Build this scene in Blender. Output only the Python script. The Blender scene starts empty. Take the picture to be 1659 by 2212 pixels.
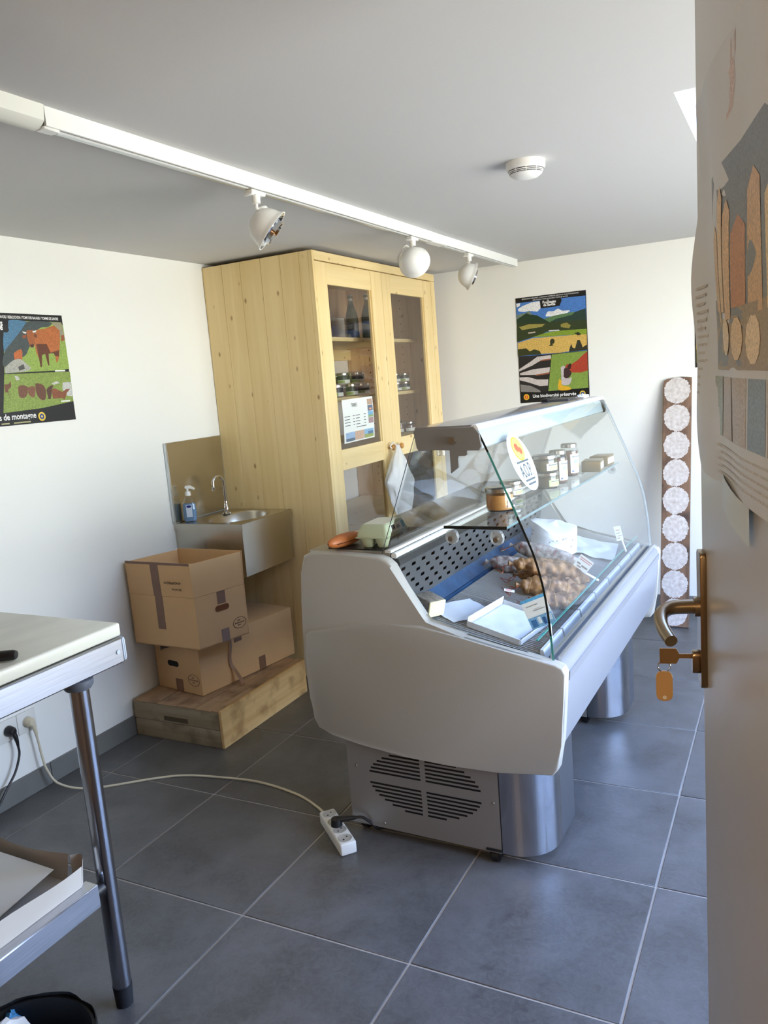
import bpy, bmesh, math, random
from mathutils import Vector, Matrix, noise
random.seed(7)
SC = bpy.context.scene
COL = SC.collection
PI = math.pi

# ---------------------------------------------------------------- camera
def look_axes(yaw, pitch, roll):
    f = Vector((math.sin(yaw)*math.cos(pitch), math.cos(yaw)*math.cos(pitch), -math.sin(pitch)))
    r = Vector((math.cos(yaw), -math.sin(yaw), 0))
    d = f.cross(r)
    c, s = math.cos(roll), math.sin(roll)
    return r*c + d*s, d*c - r*s, f
r_, d_, f_ = look_axes(-0.48153, 0.16197, 0.07911)
cam_data = bpy.data.cameras.new('camera')
cam_data.sensor_fit = 'HORIZONTAL'; cam_data.sensor_width = 36.0
cam_data.lens = 1718.35/1659*36.0
cam_data.clip_start = 0.02
cam = bpy.data.objects.new('camera', cam_data); COL.objects.link(cam)
M = Matrix((( r_.x, -d_.x, -f_.x, 0), (r_.y, -d_.y, -f_.y, 0), (r_.z, -d_.z, -f_.z, 1.393), (0, 0, 0, 1)))
cam.matrix_world = M
SC.camera = cam

# ---------------------------------------------------------------- light
W = bpy.data.worlds.new('sky'); SC.world = W; W.use_nodes = True
wn = W.node_tree; bg = wn.nodes['Background']
# dull ground, a haze band at the horizon brightened to light the left wall, blue sky above
wtc = wn.nodes.new('ShaderNodeTexCoord'); wsp = wn.nodes.new('ShaderNodeSeparateXYZ'); wmr = wn.nodes.new('ShaderNodeMapRange'); wcr = wn.nodes.new('ShaderNodeValToRGB')
wn.links.new(wtc.outputs['Generated'], wsp.inputs[0]); wn.links.new(wsp.outputs['Z'], wmr.inputs['Value'])
wmr.inputs['From Min'].default_value = -1.0; wmr.inputs['From Max'].default_value = 1.0; wn.links.new(wmr.outputs[0], wcr.inputs[0])
for i, (p, c) in enumerate(((0.0, (0.42, 0.40, 0.375)), (0.44, (0.62, 0.595, 0.55)), (0.50, (1.03, 1.02, 1.0)), (0.56, (0.75, 0.82, 0.95)), (0.75, (0.26, 0.44, 0.92)), (1.0, (0.20, 0.37, 0.92)))):
    e = wcr.color_ramp.elements[i] if i < 2 else wcr.color_ramp.elements.new(p)
    e.position = p; e.color = (*c, 1)
wn.links.new(wcr.outputs[0], bg.inputs['Color']); bg.inputs['Strength'].default_value = 14.5

def area(name, loc, direction, sx, sy, power, col):
    L = bpy.data.lights.new(name, 'AREA'); L.shape = 'RECTANGLE'; L.size = sx; L.size_y = sy
    L.energy = power; L.color = col
    o = bpy.data.objects.new(name, L); COL.objects.link(o); o.location = loc
    o.rotation_euler = Vector(direction).to_track_quat('-Z', 'Y').to_euler()
    return o
# portals: they only guide the daylight through the shop window and the roof window
for nm, lc, dr, sx, sy in (('window_portal', (1.52, 2.35, 1.11), (-1, 0, 0), 2.7, 1.58), ('roof_portal', (0.149, 2.578, 2.24), (0, 0, -1), 0.8, 0.94)):
    po = area(nm, lc, dr, sx, sy, 1.0, (1, 1, 1)); po.data.cycles.is_portal = True

VS = SC.view_settings
VS.view_transform = 'Standard'; VS.look = 'None'; VS.exposure = 0.50; VS.gamma = 1.0
VS.use_curve_mapping = False

# ---------------------------------------------------------------- materials
def lin(c):
    return tuple(((v/255/12.92) if v/255 <= 0.04045 else ((v/255+0.055)/1.055)**2.4) for v in c)
MATS = {}
def mat(name, col, rough=0.5, metal=0.0, spec=0.5, var=0.0, vscale=8.0, bump=0.0, bscale=60.0, stretch=(1, 1, 1),
        emit=None, trans=0.0, coat=0.0, aniso=0.0, sss=0.0, col2=None, detail=4.0, contrast=0.25, objvar=False):
    """col: 0-255 sRGB. var / col2: noise-driven colour variation, bump: noise relief."""
    if name in MATS: return MATS[name]
    m = bpy.data.materials.new(name); m.use_nodes = True
    nt = m.node_tree; b = nt.nodes['Principled BSDF']; c = lin(col)
    b.inputs['Base Color'].default_value = (*c, 1); b.inputs['Roughness'].default_value = rough
    b.inputs['Metallic'].default_value = metal; b.inputs['Specular IOR Level'].default_value = spec
    if coat: b.inputs['Coat Weight'].default_value = coat
    if trans: b.inputs['Transmission Weight'].default_value = trans
    if sss:
        b.inputs['Subsurface Weight'].default_value = sss; b.inputs['Subsurface Radius'].default_value = (0.01, 0.006, 0.003)
    if emit:
        b.inputs['Emission Color'].default_value = (*lin(emit[0]), 1); b.inputs['Emission Strength'].default_value = emit[1]
    if var or col2 or bump:
        tc = nt.nodes.new('ShaderNodeTexCoord'); mp = nt.nodes.new('ShaderNodeMapping')
        nt.links.new(tc.outputs['Object'], mp.inputs['Vector']); mp.inputs['Scale'].default_value = stretch
        if objvar:
            oi = nt.nodes.new('ShaderNodeObjectInfo'); ma = nt.nodes.new('ShaderNodeMath'); ma.operation = 'MULTIPLY'
            nt.links.new(oi.outputs['Random'], ma.inputs[0]); ma.inputs[1].default_value = 57.0
            nt.links.new(ma.outputs[0], mp.inputs['Location'])
    if var or col2:
        n = nt.nodes.new('ShaderNodeTexNoise'); n.inputs['Scale'].default_value = vscale; n.inputs['Detail'].default_value = detail
        nt.links.new(mp.outputs[0], n.inputs['Vector'])
        ramp = nt.nodes.new('ShaderNodeMapRange'); ramp.inputs['From Min'].default_value = 0.5-contrast; ramp.inputs['From Max'].default_value = 0.5+contrast
        nt.links.new(n.outputs['Fac'], ramp.inputs['Value'])
        mix = nt.nodes.new('ShaderNodeMix'); mix.data_type = 'RGBA'
        nt.links.new(ramp.outputs[0], mix.inputs['Factor'])
        ca = tuple(v*(1-var) for v in c)
        cb = lin(col2) if col2 else tuple(min(1, v*(1+var)) for v in c)
        mix.inputs['A'].default_value = (*(c if col2 else ca), 1); mix.inputs['B'].default_value = (*cb, 1)
        nt.links.new(mix.outputs['Result'], b.inputs['Base Color'])
    if bump:
        n2 = nt.nodes.new('ShaderNodeTexNoise'); n2.inputs['Scale'].default_value = bscale; n2.inputs['Detail'].default_value = 5
        nt.links.new(mp.outputs[0], n2.inputs['Vector'])
        bp = nt.nodes.new('ShaderNodeBump'); bp.inputs['Strength'].default_value = bump; bp.inputs['Distance'].default_value = 0.004
        nt.links.new(n2.outputs['Fac'], bp.inputs['Height']); nt.links.new(bp.outputs[0], b.inputs['Normal'])
    MATS[name] = m
    return m

def glassmat(name, tint=(0.97, 0.99, 0.985), base=0.04, gloss=0.02, frost=0.0, graze=1.0):
    """thin sheet glass: straight transmission plus a Schlick reflection, the same for every kind of ray"""
    if name in MATS: return MATS[name]
    m = bpy.data.materials.new(name); m.use_nodes = True; nt = m.node_tree; nt.nodes.clear()
    out = nt.nodes.new('ShaderNodeOutputMaterial'); mixs = nt.nodes.new('ShaderNodeMixShader')
    tr = nt.nodes.new('ShaderNodeBsdfTransparent'); tr.inputs['Color'].default_value = (*tint, 1)
    gl = nt.nodes.new('ShaderNodeBsdfGlossy'); gl.inputs['Roughness'].default_value = gloss
    lw = nt.nodes.new('ShaderNodeLayerWeight'); lw.inputs['Blend'].default_value = 0.5
    pw = nt.nodes.new('ShaderNodeMath'); pw.operation = 'POWER'; pw.inputs[1].default_value = 5.0
    ma = nt.nodes.new('ShaderNodeMath'); ma.operation = 'MULTIPLY_ADD'; ma.inputs[1].default_value = (1-base)*graze; ma.inputs[2].default_value = base
    nt.links.new(lw.outputs['Facing'], pw.inputs[0]); nt.links.new(pw.outputs[0], ma.inputs[0])
    nt.links.new(ma.outputs[0], mixs.inputs[0]); nt.links.new(tr.outputs[0], mixs.inputs[1]); nt.links.new(gl.outputs[0], mixs.inputs[2])
    last = mixs
    if frost:
        df = nt.nodes.new('ShaderNodeBsdfDiffuse'); df.inputs['Color'].default_value = (0.9, 0.92, 0.92, 1)
        m2 = nt.nodes.new('ShaderNodeMixShader'); m2.inputs[0].default_value = frost
        nt.links.new(mixs.outputs[0], m2.inputs[1]); nt.links.new(df.outputs[0], m2.inputs[2]); last = m2
    nt.links.new(last.outputs[0], out.inputs['Surface'])
    MATS[name] = m
    return m

def woodmat(name, c1, c2, knot, axis='z', rough=0.5, knots=True, scale=1.0, dirt=None):
    """planed softwood: stretched grain, darker year lines, scattered knots; every object gets its own cut"""
    if name in MATS: return MATS[name]
    m = bpy.data.materials.new(name); m.use_nodes = True; nt = m.node_tree; b = nt.nodes['Principled BSDF']
    b.inputs['Roughness'].default_value = rough
    L = nt.links.new; N = nt.nodes.new
    tc = N('ShaderNodeTexCoord'); oi = N('ShaderNodeObjectInfo'); ml = N('ShaderNodeMath'); ml.operation = 'MULTIPLY'; ml.inputs[1].default_value = 31.0
    L(oi.outputs['Random'], ml.inputs[0])
    cb = N('ShaderNodeCombineXYZ')
    for i in range(3): L(ml.outputs[0], cb.inputs[i])
    add = N('ShaderNodeVectorMath'); add.operation = 'ADD'; L(tc.outputs['Object'], add.inputs[0]); L(cb.outputs[0], add.inputs[1])
    def mapped(long_, cross):
        mp = N('ShaderNodeMapping'); s = [cross]*3; s['xyz'.index(axis)] = long_; mp.inputs['Scale'].default_value = [v*scale for v in s]
        L(add.outputs[0], mp.inputs['Vector']); return mp
    g = N('ShaderNodeTexNoise'); g.inputs['Scale'].default_value = 1.0; g.inputs['Detail'].default_value = 5; g.inputs['Distortion'].default_value = 0.6
    L(mapped(1.2, 26).outputs[0], g.inputs['Vector'])
    mr = N('ShaderNodeMapRange'); mr.inputs['From Min'].default_value = 0.35; mr.inputs['From Max'].default_value = 0.68; L(g.outputs['Fac'], mr.inputs['Value'])
    mx = N('ShaderNodeMix'); mx.data_type = 'RGBA'; L(mr.outputs[0], mx.inputs['Factor'])
    mx.inputs['A'].default_value = (*lin(c1), 1); mx.inputs['B'].default_value = (*lin(c2), 1)
    last = mx.outputs['Result']
    if dirt:
        dn = N('ShaderNodeTexNoise'); dn.inputs['Scale'].default_value = 9; dn.inputs['Detail'].default_value = 6; L(add.outputs[0], dn.inputs['Vector'])
        dr = N('ShaderNodeMapRange'); dr.inputs['From Min'].default_value = 0.5; dr.inputs['From Max'].default_value = 0.72; L(dn.outputs['Fac'], dr.inputs['Value'])
        dm = N('ShaderNodeMix'); dm.data_type = 'RGBA'; L(dr.outputs[0], dm.inputs['Factor']); L(last, dm.inputs['A']); dm.inputs['B'].default_value = (*lin(dirt), 1)
        last = dm.outputs['Result']
    if knots:
        v = N('ShaderNodeTexVoronoi'); v.inputs['Scale'].default_value = 1.0; v.inputs['Randomness'].default_value = 1.0; L(mapped(8.0, 15).outputs[0], v.inputs['Vector'])
        vr = N('ShaderNodeMapRange'); vr.inputs['From Min'].default_value = 0.04; vr.inputs['From Max'].default_value = 0.13
        vr.inputs['To Min'].default_value = 0.85; vr.inputs['To Max'].default_value = 0.0; L(v.outputs['Distance'], vr.inputs['Value'])
        km = N('ShaderNodeMix'); km.data_type = 'RGBA'; L(vr.outputs[0], km.inputs['Factor']); L(last, km.inputs['A']); km.inputs['B'].default_value = (*lin(knot), 1)
        last = km.outputs['Result']
    L(last, b.inputs['Base Color'])
    bp = N('ShaderNodeBump'); bp.inputs['Strength'].default_value = 0.12; bp.inputs['Distance'].default_value = 0.002
    L(g.outputs['Fac'], bp.inputs['Height']); L(bp.outputs[0], b.inputs['Normal'])
    MATS[name] = m
    return m

def tilemat(name, c1, c2, c3):
    """slate-look porcelain: cloudy patches, fine scratches and specks; every tile gets its own cut"""
    m = bpy.data.materials.new(name); m.use_nodes = True; nt = m.node_tree; b = nt.nodes['Principled BSDF']; N = nt.nodes.new; L = nt.links.new
    tc = N('ShaderNodeTexCoord'); oi = N('ShaderNodeObjectInfo'); ml = N('ShaderNodeMath'); ml.operation = 'MULTIPLY'; ml.inputs[1].default_value = 57.0; L(oi.outputs['Random'], ml.inputs[0])
    mp = N('ShaderNodeMapping'); L(tc.outputs['Object'], mp.inputs['Vector']); L(ml.outputs[0], mp.inputs['Location'])
    def nz(scale, det, dist, lo, hi, rough=0.55):
        n = N('ShaderNodeTexNoise'); n.inputs['Scale'].default_value = scale; n.inputs['Detail'].default_value = det; n.inputs['Distortion'].default_value = dist; n.inputs['Roughness'].default_value = rough
        L(mp.outputs[0], n.inputs['Vector']); r = N('ShaderNodeMapRange'); r.inputs['From Min'].default_value = lo; r.inputs['From Max'].default_value = hi; L(n.outputs['Fac'], r.inputs['Value']); return r
    cloud = nz(5.0, 6, 0.4, 0.34, 0.66, 0.6); fine = nz(38.0, 8, 1.6, 0.35, 0.70, 0.7); speck = nz(120.0, 4, 0.5, 0.62, 0.78)
    def mix(f, a, bb, k):
        x = N('ShaderNodeMix'); x.data_type = 'RGBA'; g = N('ShaderNodeMath'); g.operation = 'MULTIPLY'; g.inputs[1].default_value = k; L(f.outputs[0], g.inputs[0]); L(g.outputs[0], x.inputs['Factor'])
        if isinstance(a, tuple): x.inputs['A'].default_value = (*lin(a), 1)
        else: L(a, x.inputs['A'])
        x.inputs['B'].default_value = (*lin(bb), 1); return x.outputs['Result']
    c = mix(cloud, c1, c2, 1.0); c = mix(fine, c, c3, 0.45); c = mix(speck, c, c1, 0.5)
    L(c, b.inputs['Base Color']); b.inputs['Roughness'].default_value = 0.36
    rr = N('ShaderNodeMapRange'); rr.inputs['To Min'].default_value = 0.30; rr.inputs['To Max'].default_value = 0.46; L(fine.outputs[0], rr.inputs['Value']); L(rr.outputs[0], b.inputs['Roughness'])
    bp = N('ShaderNodeBump'); bp.inputs['Strength'].default_value = 0.12; bp.inputs['Distance'].default_value = 0.003; L(fine.outputs[0], bp.inputs['Height']); L(bp.outputs[0], b.inputs['Normal'])
    MATS[name] = m
    return m

# ---------------------------------------------------------------- mesh helpers
class MB:
    """collects shapes in one bmesh; with a root, world coordinates are turned into the root's own frame"""
    def __init__(s, root=None):
        s.bm = bmesh.new(); s.mi = 0
        s.M = root.matrix_basis.inverted() if root is not None else Matrix.Identity(4)
    def v(s, p): return s.bm.verts.new(s.M @ Vector(p))
    def f(s, vs):
        try: fc = s.bm.faces.new(vs)
        except ValueError: return None
        fc.material_index = s.mi; return fc
    def poly(s, pts): return s.f([s.v(p) for p in pts])
    def box(s, x0, x1, y0, y1, z0, z1, bev=0.0, seg=2):
        vs = [s.v(p) for p in ((x0,y0,z0),(x1,y0,z0),(x1,y1,z0),(x0,y1,z0),(x0,y0,z1),(x1,y0,z1),(x1,y1,z1),(x0,y1,z1))]
        fs = [s.f([vs[i] for i in q]) for q in ((3,2,1,0),(4,5,6,7),(0,1,5,4),(1,2,6,5),(2,3,7,6),(3,0,4,7))]
        if bev: s.bevel(fs, bev, seg)
        return s
    def bevel(s, fs, bev, seg=2, edges=None):
        es = edges or list({e for f in fs for e in f.edges})
        bmesh.ops.bevel(s.bm, geom=es, offset=bev, segments=seg, profile=0.5, affect='EDGES', material=-1)
    def hexa(s, p):
        """eight corners: bottom ring then top ring"""
        vs = [s.v(q) for q in p]
        return [s.f([vs[i] for i in q]) for q in ((3,2,1,0),(4,5,6,7),(0,1,5,4),(1,2,6,5),(2,3,7,6),(3,0,4,7))]
    def prism(s, pts, plane, a, b, bev=0.0, seg=3, bevcap=True):
        def P(u, w, t):
            return {'xz': (u, t, w), 'yz': (t, u, w), 'xy': (u, w, t)}[plane]
        A = [s.v(P(u, w, a)) for u, w in pts]; B = [s.v(P(u, w, b)) for u, w in pts]
        fa = s.f(A[::-1]); fb = s.f(B); n = len(pts)
        for i in range(n): s.f([A[i], A[(i+1) % n], B[(i+1) % n], B[i]])
        if bev: s.bevel(None, bev, seg, list(fa.edges)+list(fb.edges))
        return s
    def cyl(s, p0, p1, r0, r1=None, seg=20, cap=True):
        r1 = r0 if r1 is None else r1
        p0 = Vector(p0); p1 = Vector(p1); d = (p1-p0).normalized()
        a = d.orthogonal().normalized(); b = d.cross(a)
        A = []; B = []
        for i in range(seg):
            t = 2*PI*i/seg; q = a*math.cos(t)+b*math.sin(t)
            A.append(s.v(p0+q*r0)); B.append(s.v(p1+q*r1))
        for i in range(seg): s.f([A[i], A[(i+1) % seg], B[(i+1) % seg], B[i]])
        if cap: s.f(A[::-1]); s.f(B)
        return s
    def tube(s, path, r, seg=10, cap=True, closed=False):
        P = [Vector(p) for p in path]; n = len(P); rings = []
        R = r if isinstance(r, (list, tuple)) else [r]*n
        t0 = (P[1]-P[0]).normalized(); a = t0.orthogonal().normalized()
        for i in range(n):
            t = (P[(i+1) % n]-P[i-1]).normalized() if closed or 0 < i < n-1 else (P[min(i+1, n-1)]-P[max(i-1, 0)]).normalized()
            a = (a - t*a.dot(t)).normalized(); b = t.cross(a)
            rings.append([s.v(P[i]+(a*math.cos(2*PI*k/seg)+b*math.sin(2*PI*k/seg))*R[i]) for k in range(seg)])
        for i in range(n if closed else n-1):
            A = rings[i]; B = rings[(i+1) % n]
            for k in range(seg): s.f([A[k], A[(k+1) % seg], B[(k+1) % seg], B[k]])
        if cap and not closed: s.f(rings[0][::-1]); s.f(rings[-1])
        return s
    def lathe(s, prof, c=(0, 0, 0), seg=28, T=None):
        """profile (r, h) turned about the local z axis; T places it"""
        T = T or Matrix.Translation(Vector(c)); rings = []
        for r, h in prof:
            if r < 1e-6: rings.append([s.v(T @ Vector((0, 0, h)))])
            else: rings.append([s.v(T @ Vector((r*math.cos(2*PI*k/seg), r*math.sin(2*PI*k/seg), h))) for k in range(seg)])
        for A, B in zip(rings, rings[1:]):
            for k in range(seg):
                k2 = (k+1) % seg
                if len(A) == 1 and len(B) == 1: continue
                if len(A) == 1: s.f([A[0], B[k2], B[k]][::-1])
                elif len(B) == 1: s.f([A[k], A[k2], B[0]])
                else: s.f([A[k], A[k2], B[k2], B[k]])
        return s
    def grid(s, fn, nu, nv, thick=None, closeu=False):
        V = [[s.v(fn(i/nu, j/nv)) for j in range(nv+1)] for i in range(nu if closeu else nu+1)]
        n = len(V)
        for i in range(nu):
            for j in range(nv): s.f([V[i][j], V[(i+1) % n][j], V[(i+1) % n][j+1], V[i][j+1]])
        return s
    def lump(s, p0, p1, r, amp=0.2, fr=40, seed=0.0, nu=28, nv=18, sag=0.0, knob=1.0):
        """a rounded, knobbly sausage-like body from p0 to p1"""
        p0 = Vector(p0); p1 = Vector(p1); d = p1-p0; t = d.normalized(); a = t.orthogonal().normalized(); b = t.cross(a)
        def fn(u, w):
            k = min(max(w, 1e-3), 1-1e-3)
            prof = (1-abs(2*k-1)**2.6)**0.5 * r
            c = p0+d*w+Vector((0, 0, -sag*math.sin(PI*w)))
            q = a*math.cos(2*PI*u)+b*math.sin(2*PI*u)
            base = c+q*prof
            dn = noise.noise(base*fr+Vector((seed, seed, seed)))*amp*r*knob
            return base+q*dn
        return s.grid(fn, nv, nu, closeu=True)
    def bulbs(s, p0, p1, r, amp=0.3, fr=30, seed=0.0, nu=40, nv=30):
        """a sausage pressed through a net: bulging cells with pinched seams"""
        p0 = Vector(p0); p1 = Vector(p1); d = p1-p0; t = d.normalized(); a = t.orthogonal().normalized(); b = t.cross(a)
        def fn(u, w):
            k = min(max(w, 1e-3), 1-1e-3); prof = (1-abs(2*k-1)**2.4)**0.5 * r
            q = a*math.cos(2*PI*u)+b*math.sin(2*PI*u); base = p0+d*w+q*prof
            D = noise.voronoi(base*fr+Vector((seed, seed*.7, seed*.3)))[0]
            return base+q*((0.42-D[0])*amp*r+0.12*r*noise.noise(base*90))
        return s.grid(fn, nv, nu, closeu=True)
    def build(s, name, mats, parent=None, sharp=38, props=None):
        bm = s.bm
        bmesh.ops.recalc_face_normals(bm, faces=bm.faces[:])
        lim = math.radians(sharp)
        for e in bm.edges:
            if len(e.link_faces) == 2:
                e.smooth = e.calc_face_angle(0) < lim
            else: e.smooth = True
        for fc in bm.faces: fc.smooth = True
        me = bpy.data.meshes.new(name); bm.to_mesh(me); bm.free()
        for m in (mats if isinstance(mats, (list, tuple)) else [mats]): me.materials.append(m)
        o = bpy.data.objects.new(name, me); COL.objects.link(o)
        if parent is not None: o.parent = parent
        return o

def thing(name, label, cat, loc=(0, 0, 0), rz=0.0, group=None, kind=None):
    o = bpy.data.objects.new(name, None); COL.objects.link(o)
    o.location = loc; o.rotation_euler = (0, 0, rz); o.empty_display_size = 0.05
    if label: o['label'] = label
    if cat: o['category'] = cat
    if group: o['group'] = group
    if kind: o['kind'] = kind
    return o
def tag(o, label=None, cat=None, group=None, kind=None):
    for k, v in (('label', label), ('category', cat), ('group', group), ('kind', kind)):
        if v: o[k] = v
    return o
def sub(name, parent):
    """an empty part that only holds sub-parts"""
    o = bpy.data.objects.new(name, None); COL.objects.link(o); o.parent = parent; o.empty_display_size = 0.02
    return o
def rebase(o, loc):
    """moves a top-level mesh's origin to loc without moving the mesh"""
    o.data.transform(Matrix.Translation(-Vector(loc))); o.location = loc
    return o
def copy_tree(o, parent=None):
    c = o.copy(); COL.objects.link(c); c.parent = parent
    for ch in list(o.children): copy_tree(ch, c)
    return c
def text_mesh(body, size, align='LEFT', space=1.0, bold=0.0):
    cu = bpy.data.curves.new('t', 'FONT'); cu.body = body; cu.size = size; cu.align_x = align
    cu.space_character = space; cu.resolution_u = 3; cu.offset = bold
    ob = bpy.data.objects.new('t', cu); COL.objects.link(ob)
    me = bpy.data.meshes.new_from_object(ob)
    bpy.data.objects.remove(ob); bpy.data.curves.remove(cu)
    return me
def lettering(name, lines, m, parent, T):
    """lines: (text, x, z, size, align[, squeeze, bold]) on a plane whose local x is right, z is up, -y faces the reader"""
    bm = bmesh.new()
    for ln in lines:
        body, x, z, size, al = ln[:5]; sq = ln[5] if len(ln) > 5 else 1.0; bd = ln[6] if len(ln) > 6 else 0.0
        me = text_mesh(body, size, al, bold=bd)
        me.transform(Matrix(((sq, 0, 0, x), (0, 0, -1, 0), (0, 1, 0, z), (0, 0, 0, 1))))
        bm.from_mesh(me); bpy.data.meshes.remove(me)
    bmesh.ops.transform(bm, matrix=T, verts=bm.verts)
    me = bpy.data.meshes.new(name); bm.to_mesh(me); bm.free(); me.materials.append(m)
    o = bpy.data.objects.new(name, me); COL.objects.link(o); o.parent = parent
    return o
def smooth_path(pts, n=8):
    """Catmull-Rom through the points"""
    P = [Vector(p) for p in pts]; P = [P[0]*2-P[1]]+P+[P[-1]*2-P[-2]]; out = []
    for i in range(1, len(P)-2):
        for k in range(n):
            t = k/n; a, b, c, d = P[i-1:i+3]
            out.append(0.5*((2*b)+(c-a)*t+(2*a-5*b+4*c-d)*t*t+(3*b-a-3*c+d)*t**3))
    out.append(P[-2]); return out
def rounded(pts, r, n=4):
    """rounds the corners of a 2D outline"""
    out = []; m = len(pts)
    for i in range(m):
        p = Vector(pts[i]); a = (Vector(pts[i-1])-p); b = (Vector(pts[(i+1) % m])-p)
        rr = min(r, a.length*0.45, b.length*0.45); A = p+a.normalized()*rr; B = p+b.normalized()*rr
        for k in range(n+1):
            t = k/n; q = A*(1-t)**2+p*2*t*(1-t)+B*t*t; out.append((q.x, q.y))
    return out
MOUNTAIN_PRINT = [
 ((70,120,190),[(6,955),(992,951),(989,453),(314,449),(-5,447)]),
 ((225,228,232),[(29,898),(91,921),(238,947),(348,949),(370,888),(308,855),(199,869),(113,865),(36,876)]),
 ((225,228,232),[(7,952),(68,950),(57,924),(9,916)]),
 ((225,228,232),[(427,802),(459,843),(543,842),(603,861),(643,845),(676,837),(767,832),(741,816),(640,794),(574,796),(490,797)]),
 ((110,125,110),[(8,845),(146,856),(190,872),(230,834),(289,818),(236,790),(4,802)]),
 ((85,120,80),[(396,777),(532,799),(691,809),(831,814),(796,774),(503,742),(453,751)]),
 ((35,60,50),[(478,744),(572,769),(797,790),(840,813),(988,836),(991,647),(466,691)]),
 ((30,55,35),[(4,802),(146,851),(196,836),(297,823),(478,744),(467,707),(3,730)]),
 ((45,58,28),[(2,763),(478,744),(995,732),(992,636),(431,660),(327,630),(224,621),(-8,587)]),
 ((150,140,70),[(33,728),(181,747),(410,733),(366,709),(212,704),(74,697)]),
 ((140,130,60),[(636,716),(719,726),(775,695),(749,670),(634,689)]),
 ((200,180,170),[(158,669),(266,672),(269,661),(166,658)]),
 ((210,210,215),[(457,672),(608,667),(615,655),(464,661)]),
 ((125,150,45),[(224,623),(447,654),(665,657),(993,649),(991,598),(663,611),(411,613)]),
 ((205,170,90),[(1,581),(223,612),(495,609),(828,605),(991,601),(990,469),(569,451),(332,458),(0,520)]),
 ((45,50,25),[(471,565),(494,588),(527,585),(538,560),(525,544),(503,540),(519,528),(481,523),(448,533),(482,539)]),
 ((40,45,25),[(821,621),(879,628),(919,603),(869,596)]),
 ((40,42,28),[(738,467),(770,527),(789,488),(822,480),(859,554),(892,554),(914,517),(929,484),(988,507),(989,458),(737,453)]),
 ((50,55,25),[(-4,520),(44,520),(122,523),(171,491),(241,506),(317,487),(340,452),(229,454),(-5,453)]),
 ((35,32,32),[(4,452),(484,443),(411,97),(-1,108)]),
 ((200,190,185),[(3,329),(173,391),(279,434),(476,438),(478,405),(346,402),(205,356),(1,307)]),
 ((150,90,60),[(346,402),(478,405),(473,394),(310,388)]),
 ((200,190,185),[(9,289),(202,317),(456,326),(448,279),(233,264),(16,272)]),
 ((150,90,60),[(233,264),(448,279),(443,263),(250,255)]),
 ((200,190,185),[(1,250),(128,248),(264,218),(423,211),(415,153),(294,154),(124,198),(4,222)]),
 ((130,125,120),[(9,182),(165,161),(292,115),(308,94),(13,111)]),
 ((125,150,65),[(489,443),(989,450),(989,108),(416,99)]),
 ((165,60,40),[(989,442),(934,418),(849,369),(764,337),(697,341),(661,299),(693,275),(768,259),(892,252),(988,268)]),
 ((190,180,180),[(612,313),(671,321),(675,254),(715,207),(757,216),(746,172),(711,147),(619,152),(615,224)]),
 ((60,40,40),[(653,294),(695,308),(760,260),(724,218),(673,210),(641,240)]),
 ((60,30,25),[(704,318),(739,349),(764,337),(749,294),(711,290)]),
 ((220,170,40),[(580,204),(613,191),(619,146),(719,129),(734,101),(574,104),(565,172)]),
 ((12,12,14),[(353,959),(642,957),(636,893),(617,885),(382,881),(360,894)]),
]
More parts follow.
